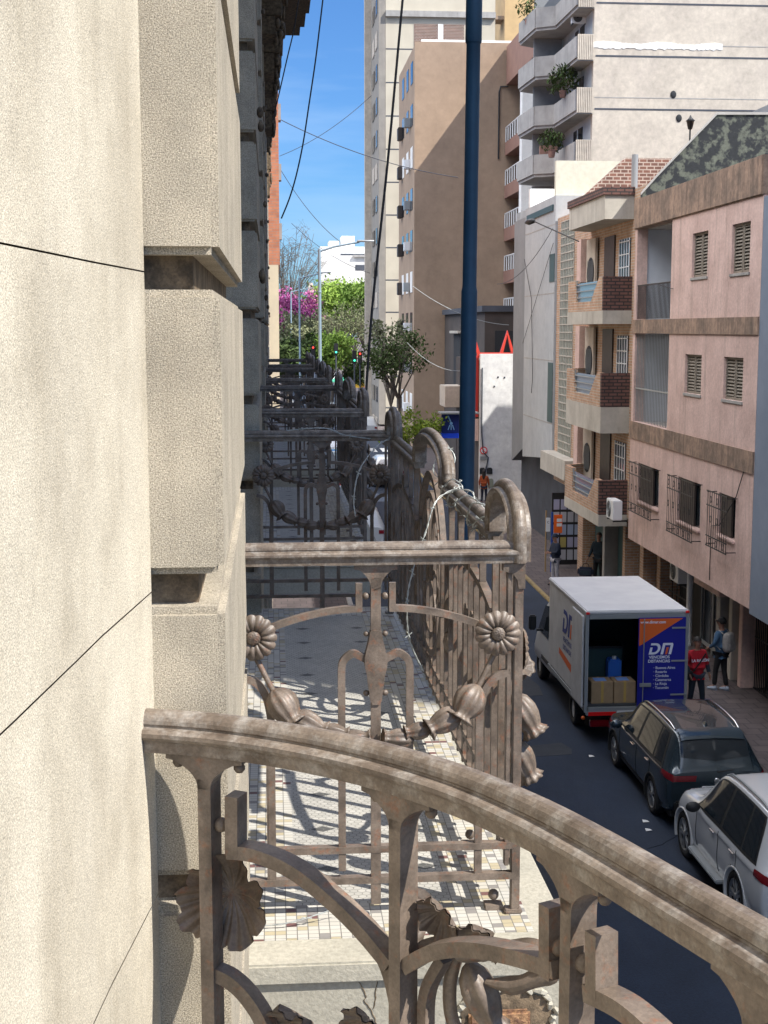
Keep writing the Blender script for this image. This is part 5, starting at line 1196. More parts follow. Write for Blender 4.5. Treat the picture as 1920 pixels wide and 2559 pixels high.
# ---------------- delivery truck
TX, TY_ = 7.48, 27.3
tk = thing('delivery_truck', 'white box delivery truck with its rear doors open and blue printed door', 'truck', (TX, TY_, GZ), 0, local=True)
zf, zt = .80, 2.76; hw = 1.05; TL = 3.85
MB().box(-hw, -hw+.04, 0, TL, zf, zt).box(hw-.04, hw, 0, TL, zf, zt).box(-hw+.04, hw-.04, TL-.04, TL, zf, zt).build('cargo_box', truck_white, tk)
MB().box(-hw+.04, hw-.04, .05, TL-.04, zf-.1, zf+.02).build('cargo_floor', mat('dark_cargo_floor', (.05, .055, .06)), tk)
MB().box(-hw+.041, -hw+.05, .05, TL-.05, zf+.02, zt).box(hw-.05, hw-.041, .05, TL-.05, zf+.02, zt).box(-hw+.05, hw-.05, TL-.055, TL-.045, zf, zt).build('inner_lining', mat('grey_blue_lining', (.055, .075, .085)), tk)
MB().cbox(-hw-.025, hw+.025, -.03, TL+.02, zt+.002, zt+.075, .02).build('roof', truck_roof, tk)
b = MB()
for sg in (-1, 1): b.box(sg*(hw+.012)-.012, sg*(hw+.012)+.012, -.03, TL, zf-.12, zf-.02); b.box(sg*(hw+.008)-.03, sg*(hw+.008)+.03, -.04, .0-.002, zf-.12, zt)
b.box(-hw+.04, hw-.04, -.04, -.002, zt-.10, zt); b.box(-hw+.04, hw-.04, -.06, .02, zf-.12, zf-.02); b.build('edge_frame', grey_metal, tk)
for sg in (-1, 1): MB().cbox(sg*hw-.04, sg*hw+.04, -.07, -.042, zt+.0, zt+.05, .01).build('marker_light', red_refl, tk)
# left door folded along the side, right door closed with print
MB().cbox(-hw-.085, -hw-.045, .05, 1.07, zf-.03, zt-.05, .01).build('open_door', truck_white, tk)
d = MB().cbox(.02, hw-.035, -.075, -.042, zf-.02, zt-.08, .006).build('printed_door', banner_blue, tk)
MB().add([(.035, -.0785, zt-.10), (.95, -.0785, zt-.10), (.035, -.0785, zt-.68)], [(0, 1, 2)]).add([(.035, -.0765, zt-.10), (.95, -.0765, zt-.10), (.035, -.0765, zt-.68)], [(0, 2, 1)]).build('orange_corner', banner_orange, d)
def T(s, x, z, sz, m=text_white, **k): return text(s, sz, m, M_at((x, -.0795, z)), d, org=False, ext=.0008, **k)
T('www.dimar.com', .05, zt-.20, .085, sx=.95, bold=.002)
def dm(parent, mw, mo, mtx, s=1.0):      # the D and squared M logo
    out_ = []
    def sh(poly, m_, nm):
        me = MB(); n = len(poly); me.add([(x+.22*y, y, 0) for x, y in poly]+[(x+.22*y, y, .002) for x, y in poly], [tuple(range(n-1, -1, -1)), tuple(range(n, 2*n))]+[(i, (i+1) % n, (i+1) % n+n, i+n) for i in range(n)])
        me.v = [mtx @ (v*s) for v in me.v]; return me.build(nm, m_, parent)
    D = [(0, 0), (.10, 0)]+[(.10+.12*sin(t)*1.0, .12-.12*cos(t)) for t in [i*pi/10 for i in range(1, 10)]]+[(.10, .24), (0, .24), (0, .195), (.095, .195)]+[(.095+.07*sin(t), .12+.075*cos(t)) for t in [i*pi/10 for i in range(1, 10)]]+[(.095, .045), (.05, .045), (.05, .15), (0, .15)]
    sh(D, mw, 'logo_letter')
    sh([(.25, 0), (.305, 0), (.305, .195), (.42, .195), (.42, 0), (.475, 0), (.475, .20), (.455, .24), (.25, .24)], mw, 'logo_letter'); sh([(.345, 0), (.39, 0), (.39, .15), (.345, .15)], mo, 'logo_mark')
ORG = V((0, 0, 0)); dm(d, text_white, banner_orange, M_at((.24, -.0785, zt-.86)))
T('VENCEMOS', .25, zt-.945, .085, sx=1.0, bold=.002); T('DISTANCIAS', .23, zt-1.03, .085, sx=.98, bold=.002)
for i, s in enumerate(('Buenos Aires', 'Rosario', 'Córdoba', 'Catamarca', 'La Rioja', 'Tucumán')): T('· '+s, .35, zt-1.17-.085*i, .078, bold=.001)
for zz in (zt-.30, zt-1.0, zt-1.72): MB().cbox(.72, 1.06, -.095, -.082, zz-.018, zz+.018, .004).build('door_hinge', grey_metal, tk)
b = MB(); b.tube([(.13, -.10, zf), (.13, -.10, zt-.1)], .012, 6); b.cbox(.06, .3, -.12, -.09, zf+.42, zf+.5, .006); b.build('lock_bar', grey_metal, tk)
# side print on the truck flank
SIDE = Matrix(((0, 0, -1, 0), (-1, 0, 0, 0), (0, 1, 0, 0), (0, 0, 0, 1)))
dm(tk, text_navy, banner_orange, Matrix.Translation((-hw-.004, 2.35, 1.88)) @ SIDE, 2.2)
text('VENCEMOS', .17, text_navy, Matrix.Translation((-hw-.003, 2.3, 1.68)) @ SIDE, tk, org=False, ext=.001); text('DISTANCIAS', .16, text_navy, Matrix.Translation((-hw-.003, 2.3, 1.5)) @ SIDE, tk, org=False, ext=.001)
MB().add([(-hw-.003, 2.7, 1.44), (-hw-.003, 2.7, 1.30), (-hw-.003, 1.1, 1.12), (-hw-.003, 1.1, 1.30)], [(0, 1, 2, 3)]).build('orange_stripe', banner_orange, tk)
# bumper and rear gear
MB().cbox(-hw, hw, -.08, .02, .62, .70, .01).build('bumper', grey_metal, tk)
for x0, x1 in ((-hw+.04, -.42), (.48, hw-.03)): MB().box(x0, x1, -.087, -.081, .62, .70).build('reflective_strip', red_refl, tk)
MB().box(-.40, -.05, -.09, -.082, .58, .72).build('number_plate', white_metal, tk); text('AC 183', .075, black, M_at((-.37, -.092, .62)), tk, org=False, ext=.001)
text('CERRANDO', .04, text_white, M_at((0.0, -.088, .64)), tk, org=False, ext=.001) if False else None
MB().cbox(-.95, -.5, -.02, .08, .36, .50, .01).build('lamp_unit', red_lens, tk); MB().cbox(.5, .95, -.02, .08, .36, .50, .01).build('lamp_unit', red_lens, tk)
MB().box(-.42, .42, -.01, .02, .36, .5).build('plate_board', white_metal, tk)
MB().box(-.45, .45, .1, 6.0, .42, .62).build('chassis', dark, tk)
MB().ball((-hw-.02, .12, .52), .045, 8).build('indicator', banner_orange, tk)
def twheel(x, y, sg, r_=.36):
    wl = MB().lathe((x, y, r_), (sg, 0, 0), [(r_*.6, -.12), (r_*.95, -.11), (r_, -.07), (r_, .07), (r_*.95, .10), (r_*.6, .11), (r_*.58, .04)], 30).build('wheel', rubber, tk)
    MB().lathe((x, y, r_), (sg, 0, 0), [(r_*.6, .07), (r_*.55, .03), (r_*.3, .05), (r_*.12, .09), (.01, .09)], 20).build('rim', white_metal, wl)
for sg in (-1, 1):
    twheel(sg*.90, 1.42, sg); twheel(sg*.86, 5.42, sg)
    MB().box(sg*.9-.14, sg*.9+.14, 1.0, 1.04, .35, .75).build('mud_flap', plastic, tk)
# cab
cabS = [(3.9, .40, .95, 1.05, .95, 2.20, .78), (4.2, .40, .98, 1.15, .96, 2.28, .80), (4.7, .40, .98, 1.18, .96, 2.26, .80), (5.0, .40, .98, 1.18, .96, 2.12, .79), (5.35, .40, .98, 1.18, .95, 1.78, .80), (5.75, .40, .98, 1.15, .93, 1.36, .82), (6.05, .42, .96, 1.05, .90, 1.16, .80), (6.35, .46, .88, .90, .80, .96, .70), (6.45, .5, .78, .75, .70, .80, .6)]
def cabring(s):
    y, zb, w_, zs, ws, zr, wr = s
    h = [(0, zb), (w_*.9, zb), (w_, zb+.12), (w_, (zb+zs)/2), (ws, zs), (wr+.08 if zr-zs > .3 else ws*.97, zr-.18 if zr-zs > .3 else (zs+zr)/2), (wr-.02, zr-.03), (0, zr)]
    return [V((x, y, z)) for x, z in h]+[V((-x, y, z)) for x, z in reversed(h[1:-1])]
cb = MB(); cb.loft([[V(p) for p in r_] for r_ in [cabring(s) for s in cabS]], True); co_ = cb.build('cab', mat('cab_white', (.62, .63, .63), rough=.3, coat=.5, obj=True), tk)
ca = cabring(cabS[1]); ce = cabring(cabS[4])
for sg in (1, -1):
    MB().add([(sg*.972, 4.35, 1.22), (sg*.972, 5.55, 1.24), (sg*.90, 5.05, 1.92), (sg*.885, 4.35, 2.02)], [(0, 1, 2, 3)]).build('side_window', glass_dark, tk)
    MB().cbox(sg*1.16-.09, sg*1.16+.09, 5.30, 5.42, 1.25, 1.62, .03).box(sg*1.0-.06, sg*1.0+.1, 5.33, 5.38, 1.22, 1.27).build('wing_mirror', plastic, tk)
    MB().box(sg*.99-.012, sg*.99+.012, 4.2, 5.0, .62, .72).build('side_moulding', plastic, tk)
MB().add([(-.80, 5.66, 1.46), (.80, 5.66, 1.46), (.72, 5.04, 2.13), (-.72, 5.04, 2.13)], [(0, 1, 2, 3)]).build('windscreen', glass_dark, tk)
# cargo
def cbx(x, y, z, w_, d_, h_, label):
    r_ = thing('cardboard_box', label, 'box', (TX+x, TY_+y, GZ+z), 0, 'boxes in the truck', local=True)
    MB().cbox(0, w_, 0, d_, 0, h_, .008).build('carton', card, r_); MB().box(w_*.44, w_*.56, -.002, -.0005, h_*.05, h_).box(w_*.44, w_*.56, 0, d_, h_+.0005, h_+.002).build('tape', tape_m, r_)
    MB().box(w_*.2, w_*.75, d_*.2, d_*.8, h_+.003, h_+.006).build('packing_slip', mat('pale_blue_slip', (.20, .36, .75)), r_)
cbx(-.90, .12, zf+.021, .46, .44, .46, 'brown cardboard box in the truck doorway, left of the front pair')
cbx(-.42, .12, zf+.021, .46, .44, .46, 'brown cardboard box in the truck doorway, right of the front pair')
r_ = thing('blue_container', 'bright blue plastic container behind the front cardboard boxes in the truck', 'container', (TX-.36, TY_+.85, GZ+zf+.021), 0, local=True)
MB().cbox(0, .28, 0, .3, 0, .75, .03).build('tub', blue_plastic, r_); MB().lathe((.14, .1, .75), (0, 0, 1), [(.05, 0), (.05, .06)], 12).build('cap', white_metal, r_)
r_ = thing('dark_crate', 'dark green crate stacked deep inside the truck', 'crate', (TX-.85, TY_+1.3, GZ+zf+.021), 0, local=True)
MB().cbox(0, .9, 0, .6, 0, .9, .02).build('crate_body', green_dark, r_); MB().cbox(-.02, .92, -.02, .62, .9, .95, .01).build('crate_rim', black, r_)
r_ = thing('carton_stack', 'pale carton standing against the left wall inside the truck', 'box', (TX-1.0, TY_+.7, GZ+zf+.021), 0, local=True)
MB().cbox(0, .13, 0, .35, 0, 1.05, .01).build('carton', card, r_); MB().box(.131, .133, .1, .25, .5, .8).build('paper_label', white_metal, r_)
# ================================================================== PEOPLE
def skinned(name, P, E_, m, parent, sub=2, root=0):
    names = list(P); me = bpy.data.meshes.new(name); me.from_pydata([P[n][:3] for n in names], [(names.index(a), names.index(b)) for a, b in E_], [])
    o = bpy.data.objects.new(name, me); C.objects.link(o); o.parent = parent; me.materials.append(m)
    md = o.modifiers.new('skin', 'SKIN'); md.use_smooth_shade = True
    sk = me.skin_vertices[0].data if me.skin_vertices else None
    if sk is None: me.skin_vertices_add() if hasattr(me, 'skin_vertices_add') else None; sk = me.skin_vertices[0].data
    for i, n in enumerate(names):
        r_ = P[n][3]; sk[i].radius = (r_, P[n][4]) if len(P[n]) > 4 else (r_, r_); sk[i].use_root = (i == root)
    s = o.modifiers.new('sub', 'SUBSURF'); s.levels = sub; s.render_levels = sub
    return o
def person(loc, rot, label, H=1.72, top=navy_cloth, legs=jeans, sk=skin, hair=hair_m, armL=None, armR=None, head=(0, 0), feet=((.10, .02), (-.11, -.04)), shoe=black_cloth, lean=0, longhair=False, cap=False, coat=False, sleeves=None):
    r = thing('person', label, 'person', loc, rot, local=True); k = H/1.74
    # figure faces -y
    hx, hy = head
    P = {'pelvis': (0, 0, .94, .125, .10), 'belly': (0, 0, 1.07, .125, .10), 'chest': (lean, -.01, 1.28, .145, .105), 'neckb': (lean, 0, 1.44, .075, .06), 'neck': (lean+hx*.3, -.01+hy*.3, 1.51, .052), 'jaw': (lean+hx*.8, -.03+hy, 1.575, .066, .075), 'face': (lean+hx, -.015+hy, 1.65, .078, .092), 'crown': (lean+hx, .005+hy, 1.715, .055, .065)}
    E_ = [('pelvis', 'belly'), ('belly', 'chest'), ('chest', 'neckb'), ('neckb', 'neck'), ('neck', 'jaw'), ('jaw', 'face'), ('face', 'crown')]
    arms = {1: armL or [(.235, .0, 1.15), (.25, -.06, .92)], -1: armR or [(-.235, .0, 1.15), (-.25, -.06, .92)]}
    for sg, nm in ((1, 'l'), (-1, 'r')):
        el, wr = arms[sg]; el = V(el); wr = V(wr); d = (wr-el).normalized(); hd = wr+d*.07
        P['sh'+nm] = (lean+sg*.175, 0, 1.395, .062); P['el'+nm] = (*el, .043); P['wr'+nm] = (*wr, .028, .024); P['pm'+nm] = (*hd, .036, .018)
        E_ += [('chest', 'sh'+nm), ('sh'+nm, 'el'+nm), ('el'+nm, 'wr'+nm), ('wr'+nm, 'pm'+nm)]
        sd = d.cross(V((1, 0, 0))).normalized()
        if sd.length < .5: sd = V((0, 1, 0))
        inw = V((-sg, 0, 0))
        for q in range(4):
            f0 = hd+d*.035+sd*(.027-.018*q); f1 = f0+d*(.04+.008*(1-abs(q-1.3)))+inw*.006; f2 = f1+d*.022+inw*.016
            P[f'f{q}a'+nm] = (*f0, .010); P[f'f{q}b'+nm] = (*f1, .009); P[f'f{q}c'+nm] = (*f2, .0075)
            E_ += [('pm'+nm, f'f{q}a'+nm), (f'f{q}a'+nm, f'f{q}b'+nm), (f'f{q}b'+nm, f'f{q}c'+nm)]
        t0 = wr+d*.035+sd*.035; t1 = t0+d*.035+sd*.02
        P['t0'+nm] = (*t0, .011); P['t1'+nm] = (*t1, .009); E_ += [('pm'+nm, 't0'+nm), ('t0'+nm, 't1'+nm)]
        fx_, fy_ = feet[0 if sg > 0 else 1]
        P['hip'+nm] = (sg*.085, 0, .88, .092, .088); P['kn'+nm] = (sg*.09+(fx_-sg*.09)*.5, fy_*.5-.02, .49, .058); P['an'+nm] = (fx_, fy_+.02, .09, .040); P['to'+nm] = (fx_, fy_-.14, .035, .038, .028)
        E_ += [('pelvis', 'hip'+nm), ('hip'+nm, 'kn'+nm), ('kn'+nm, 'an'+nm), ('an'+nm, 'to'+nm)]
    P = {n: tuple(c*k for c in v) for n, v in P.items()}
    skinned('body', P, E_, sk, r)
    def sub(names, g, zmap=None): return {n: (*P[n][:3], *[q*g for q in P[n][3:]]) for n in names}
    TN = ['belly', 'chest', 'neckb', 'shl', 'ell', 'shr', 'elr', 'pelvis']; TP = sub(TN, 1.25); TP['neckb'] = (P['neckb'][0], P['neckb'][1], P['neckb'][2]+.02, .095*k, .085*k); TP['hip0'] = (0, 0, .85*k, .15*k, .115*k); TE = [('hip0', 'pelvis'), ('pelvis', 'belly'), ('belly', 'chest'), ('chest', 'neckb'), ('chest', 'shl'), ('shl', 'ell'), ('chest', 'shr'), ('shr', 'elr')]
    for nm in 'lr': 
        a = V(P['el'+nm][:3]); b_ = V(P['wr'+nm][:3]); w_ = a.lerp(b_, .88); TP['cf'+nm] = (*w_, .036*k); TE.append(('el'+nm, 'cf'+nm))
    if coat: TP['hem'] = (0, .0, .74*k, .17*k, .13*k); TE.append(('hip0', 'hem'))
    skinned('jacket' if coat else 'shirt', TP, TE, top, r, root=TN.index('pelvis'))
    LP = sub(['pelvis', 'hipl', 'knl', 'hipr', 'knr'], 1.14); LE = [('pelvis', 'hipl'), ('hipl', 'knl'), ('pelvis', 'hipr'), ('hipr', 'knr')]
    for nm in 'lr': p = P['an'+nm]; LP['hm'+nm] = (p[0], p[1], p[2]+.02, .062*k); LE.append(('kn'+nm, 'hm'+nm))
    skinned('trousers', LP, LE, legs, r)
    for nm in 'lr':
        p = P['an'+nm]; q = MB(); q.loft([[V((p[0]+a*w_, p[1]+y_, b_)) for a, b_ in ((-1, 0), (1, 0), (.8, h_), (-.8, h_))] for y_, w_, h_ in ((.07, .03, .07), (.03, .043, .11), (-.05, .045, .09), (-.13, .05, .06), (-.19, .035, .04))], True); q.build('shoe', shoe, r)
    hc = V(P['face'][:3])+V((0, .012, .012)); q = MB()
    def hf(u, v):
        th = u*2*pi; ph = v*(pi*.60); d = V((sin(ph)*cos(th), sin(ph)*sin(th), cos(ph)))
        low = 1 if d.y > -.2 else .80
        return hc+V((d.x*.092, d.y*.106, d.z*.115*(1 if d.z > 0 else 1.0)))*(1+.03*sin(th*7)*sin(ph*6)) if low == 1 else hc+V((d.x*.090, d.y*.100, max(d.z, .28)*.115))
    q.grid(hf, 24, 10); hr = q.build('hair', hair, r)
    if longhair: MB().loft([[hc+V((.085*cos(t)*w_, .06+.05*sin(t), -z_)) for t in [i*pi/5 for i in range(10)]] for z_, w_ in ((-.02, 1.0), (.12, 1.15), (.28, 1.1), (.38, .7))], True).build('hair', hair, r)
    fc = V(P['face'][:3]); q = MB()
    q.loft([[fc+V((a, -.085-b_, z_)) for a, b_ in ((-.008, 0), (.008, 0), (0, e))] for z_, e in ((.01, .008), (-.03, .026), (-.042, .006))], True); q.build('nose', sk, r)
    for sg in (1, -1): MB().ball(fc+V((sg*.03, -.084, .012)), (.011, .006, .007), 8).build('eye', black, r); MB().ball(fc+V((sg*.082, .01, -.01)), (.012, .02, .03), 8).build('ear', sk, r)
    MB().ball(fc+V((0, -.086, -.062)), (.022, .006, .006), 8).build('mouth', mat('lips', (.22, .07, .06)), r)
    if cap: q = MB(); q.grid(lambda u, v: hc+V((.098*sin(v*pi/2)*cos(u*2*pi), .112*sin(v*pi/2)*sin(u*2*pi), .118*cos(v*pi/2)+.01)), 20, 6); q.loft([[hc+V((a, -.10-b_, .01)) for a, b_ in ((-.07, 0), (.07, 0), (.05, .07), (-.05, .07))], [hc+V((a, -.10-b_, .018)) for a, b_ in ((-.07, 0), (.07, 0), (.05, .07), (-.05, .07))]], False); q.build('cap', cap, r)
    return r, P
# man in the red vest beside the truck, looking this way
pl, P = person((9.42, 29.3, GZ+.02), radians(8), 'person in a red lettered vest standing beside the open truck, dark trousers', 1.73, red_cloth, jeans, skin2, feet=((.17, -.03), (-.16, .02)), armL=[(.25, .02, 1.15), (.27, -.07, .93)], armR=[(-.24, .04, 1.14), (-.22, -.09, .95)], cap=False)
for nm in ('sleeve',): 
    for sg in 'lr':
        a = V(P['sh'+sg][:3]); b_ = V(P['el'+sg][:3]); c_ = a.lerp(b_, .45); w_ = V(P['wr'+sg][:3]); MB().tube([c_, b_, b_.lerp(w_, .9)], [.058, .05, .042], 10).build('sleeve', jeans, pl)
text('LA RAZÓN', .085, text_white, M_at((-.20, -.152, 1.22)), pl, org=False, ext=.001, bold=.003); text('TU DIARIO', .045, text_white, M_at((-.13, -.148, 1.10)), pl, org=False, ext=.001) if False else None
b = MB(); b.bar([V((.14, -.145, 1.40)), V((.0, -.158, 1.2)), V((-.15, -.14, 1.0))], V((0, -1, 0)), .035, .006); b.cbox(-.27, -.13, -.12, .02, .80, 1.0, .02); b.build('shoulder_bag', black, pl)
# dark dressed person half hidden behind
pl, P = person((9.05, 31.6, GZ+.02), radians(20), 'person in dark clothes mostly hidden behind the truck corner', 1.80, navy_cloth, black_cloth, skin2)
# backpacker, back to the camera half turned, hand to face
pl, P = person((10.62, 31.2, GZ+.02), radians(215), 'person in blue top with pale grey backpack on the pavement, hand raised to face', 1.74, blue_cloth, black_cloth, skin2, armL=[(.27, .0, 1.17), (.20, -.22, 1.02)], armR=[(-.26, -.16, 1.30), (-.10, -.17, 1.55)], feet=((.10, -.12), (-.08, .10)), shoe=cloth('pale_trainers', (.35, .40, .48)), cap=black_cloth)
b = MB(); 
def bp(u, v):
    th = u*2*pi; ph = v*pi; d = V((sin(ph)*cos(th), sin(ph)*sin(th), cos(ph))); e = .55
    s_ = lambda a: math.copysign(abs(a)**e, a); return V((s_(d.x)*.16, .20+s_(d.y)*.10, 1.20+s_(d.z)*.24))
b.grid(bp, 24, 14); bpk = b.build('backpack', grey_cloth, pl)
b = MB()
for sg in (-1, 1): b.bar([V((sg*.12, .14, 1.40)), V((sg*.125, .0, 1.485)), V((sg*.12, -.12, 1.38)), V((sg*.13, -.12, 1.15)), V((sg*.15, .08, 1.02))], V((sg, 0, .2)).normalized(), .012, .035)
b.build('strap', grey_cloth, bpk)
MB().cbox(-.12, .12, .295, .325, 1.02, 1.20, .02).build('front_pocket', grey_cloth, bpk)
# two on the far pavement
pl, P = person((9.45, 44.9, GZ+.02), radians(-70), 'person in dark jacket and white trousers looking at hands by the bus stop post', 1.72, navy_cloth, white_cloth, skin, armL=[(.22, -.08, 1.16), (.08, -.28, 1.15)], armR=[(-.22, -.08, 1.16), (-.06, -.28, 1.15)], coat=True, head=(0, -.03), cap=navy_cloth)
pl, P = person((10.83, 44.5, GZ+.02), radians(-35), 'person in dark teal sweater and black trousers carrying a dark sports bag', 1.82, teal_cloth, black_cloth, skin, hair_grey, armR=[(-.26, .02, 1.14), (-.34, -.08, .90)])
r_ = thing('sports_bag', 'dark blue sports bag held by the person in the teal sweater', 'bag', (10.36, 44.35, GZ+.42), radians(-25), local=True)
MB().cbox(-.27, .27, -.13, .13, 0, .30, .07).build('bag_body', navy_cloth, r_); MB().tube([(-.12, 0, .29), (-.08, 0, .40), (0, 0, .43), (.08, 0, .40), (.12, 0, .29)], .012, 6).build('bag_handle', black, r_); MB().box(-.15, .15, -.134, -.1305, .06, .2).build('pocket', teal_cloth, r_)
pl, P = person((10.35, 66.5, GZ+.02), radians(160), 'person in long rust orange coat with dark hair before the white side wall', 1.68, orange_cloth, navy_cloth, skin, longhair=True, coat=True)
# ================================================================== SMALL STREET THINGS
p = V((9.83, 47.4, GZ+.02)); s = thing('bus_stop_post', 'blue post with an orange banner and white plate by the corner shop window', 'sign', p)
MB().tube([p, p+V((0, 0, 2.15))], .04, 8).build('post', mat('bus_stop_blue', (.01, .05, .25)), s)
MB().cbox(p.x+.06, p.x+.36, p.y-.03, p.y+.03, p.z+1.40, p.z+2.05, .01).build('banner', mat('bright_orange', (.75, .12, .01)), s)
MB().box(p.x+.16, p.x+.34, p.y-.036, p.y-.031, p.z+1.80, p.z+1.92).build('banner_print', white_metal, s); MB().box(p.x+.16, p.x+.34, p.y-.036, p.y-.031, p.z+1.64, p.z+1.75).build('banner_print', white_metal, s)
MB().cbox(p.x-.22, p.x-.07, p.y-.02, p.y+.02, p.z+1.45, p.z+1.95, .01).build('plate', white_metal, s)
text('C', .12, black, M_at((p.x-.19, p.y-.024, p.z+1.75)), s)
MB().tube([p+V((-.20, .1, 0)), p+V((-.20, .1, 2.2))], .03, 6).build('thin_post', mat('tan_post', (.30, .2, .1)), s)
# lamp posts
def lamp(y, label, m, top, arm=True, lean_=0):
    x = 2.28; p = V((x, y, GZ)); r = thing('street_lamp_post', label, 'street lamp', p, group='tall street lamps along the left kerb')
    b = MB(); n = 24; pts = []; rr = []
    for i in range(n+1):
        t = i/n; z = GZ+(top-GZ)*t; pts.append((x+lean_*(t-.55), y, z)); rr.append(.092-.02*t)
    if lean_:
        za, zb = at(1172, 105, Y=16).z, at(1164, 720, Y=16).z; X_ = lambda z: x+lean_*((z-GZ)/(top-GZ)-.55)
        zs_ = [(GZ, .098), (zb-.04, .094), (zb+.02, .082), (za-.02, .080), (za, .094), (top, .090)]; pts = []; rr = []
        for (z0_, r0_), (z1_, r1_) in zip(zs_, zs_[1:]):
            for q in range(4): t = q/4; pts.append((X_(z0_+(z1_-z0_)*t), y, z0_+(z1_-z0_)*t)); rr.append(r0_+(r1_-r0_)*t)
        pts.append((X_(top), y, top)); rr.append(.09)
    b.tube(pts, rr, 18)
    b.build('pole', m, r)
    for zz in (() if lean_ else (top-2,)): 
        t = (zz-GZ)/(top-GZ); MB().lathe((x+lean_*(t-.55), y, zz-.06), (0, 0, 1), [(.078, 0), (.090, .01), (.090, .10), (.078, .11)], 16).build('collar', m, r)
    if arm:
        e = V((x+1.9, y, top+.35)); MB().tube([V((x, y, top-.1)), V((x+.7, y, top+.12)), e], .05, 8).build('arm', m, r)
        MB().loft([[e+V((a, b_, c_)) for a, b_, c_ in ((q, -w_, 0), (q, w_, 0), (q, w_*.6, .09), (q, -w_*.6, .09))] for q, w_ in ((-.1, .06), (.1, .14), (.5, .15), (.7, .05))], True).build('lamp_head', grey_metal, r)
    return r
lamp(16.0, 'tall dark blue metal pole, nearest, crossing the sky on the right of the centre', pole_blue, 4.6, True, .115)
lamp(66.0, 'pale blue lamp post with a long arm, tallest of those at the street end', pole_grey, 3.75)
lamp(114, 'thin pale lamp post in the middle of the row at the street end', pole_grey, 4.2)
lamp(164, 'farthest thin pale lamp post beside the pink tree', pole_grey, 4.4)
# overhead cables
def cable(a, b_, sag, r, label, m=black, n=16, rope=None):
    a, b_ = V(a), V(b_); pts = rope or [a.lerp(b_, i/n)+V((0, 0, -sag*4*(i/n)*(1-i/n))) for i in range(n+1)]
    single(MB().tube(pts, r, 6), 'overhead_cable', m, label, 'cable', pts[0], 'overhead cables')
Yc = 13
cable(0, 0, 0, .018, 'thick black cable hanging down across the cream tower', rope=[dd(x, y, Y=Yc) for x, y in cat_xy]) if False else None
rp_ = cat_r([dd(x, y, Y=13-2*i*.1) for i, (x, y) in enumerate([(872, -20), (862, 90), (852, 200), (838, 350), (822, 500), (806, 650), (797, 760), (790, 860), (780, 930)])], 4)
cable((0, 0, 0), (1, 1, 1), 0, .0125, 'thick black cable hanging down across the cream tower', rope=rp_)
rp_ = cat_r([dd(x, y, Y=30) for x, y in [(700, -20), (693, 40), (682, 130), (668, 225), (655, 310), (640, 380), (625, 430), (608, 472)]], 4)
cable((0, 0, 0), (1, 1, 1), 0, .018, 'thin black cable curving down the blue sky from the top edge', rope=rp_)
rp_ = cat_r([dd(x, y, Y=12) for x, y in [(648, -20), (636, 60), (622, 120), (606, 190), (592, 250)]], 4)
cable((0, 0, 0), (1, 1, 1), 0, .006, 'thin black cable in front of the dark cornice of the stone building', rope=rp_)
for i, (a, b_, y, r, lb) in enumerate([((600, 255), (990, 383), 60, .022, 'thin cable sloping down to the right across the sky'), ((604, 337), (803, 206), 80, .022, 'faint cable rising to the right across the sky'), ((604, 362), (735, 522), 70, .02, 'faint cable falling steeply to the right above the bare tree'), ((630, 482), (800, 590), 75, .018, 'faint cable sloping above the white far building'), ((892, 618), (1100, 702), 58, .018, 'pale string of cable across the brown building, higher one'), ((880, 740), (1010, 800), 50, .014, 'pale cable low across the dark building, lower one')]):
    cable(dd(*a, Y=y), dd(*b_, Y=y), .35, r*.8, lb, grey_metal if i > 3 else slate)
p = at(*z1(410, 1190), X=10.2)
cable(at(*z1(200, 1530), X=10.1), at(*z1(500, 1230), X=10.3), .5, .012, 'thin cable crossing the grey building side')
# far traffic lights, cars, umbrellas
def traffic(x, y, z, red, label):
    r = thing('traffic_light', label, 'traffic light', (x, y, GZ)); MB().tube([(x, y, GZ), (x, y, z)], .07, 6).build('post', slate, r); MB().cbox(x-.18, x+.18, y-.15, y+.15, z-.5, z+.5, .03).build('signal_box', black, r)
    e = bpy.data.materials.new('signal_glow'); e.use_nodes = True; bb = e.node_tree.nodes['Principled BSDF']; c_ = (1, .05, .03, 1) if red else (.05, .9, .45, 1); bb.inputs['Base Color'].default_value = c_; bb.inputs['Emission Color'].default_value = c_; bb.inputs['Emission Strength'].default_value = 1.2
    MB().lathe((x, y-.151, z+(.3 if red else -.3)), (0, -1, 0), [(.085, 0), (.085, .02), (.03, .04)], 12).build('lens', e, r)
for i, (x, y, Y_, red, lb) in enumerate([(607, 588, 120, 1, 'red traffic light left of the nearest pale lamp post'), (797, 570, 125, 0, 'green traffic light over the far junction, left one'), (950, 635, 112, 0, 'green traffic light over the far junction, right one'), (996, 640, 118, 1, 'red traffic light at the tree on the far right of the junction')]):
    q = at(600+x*.3012, 700+y*.3012, Y=Y_); traffic(q.x, Y_, q.z, red, lb)
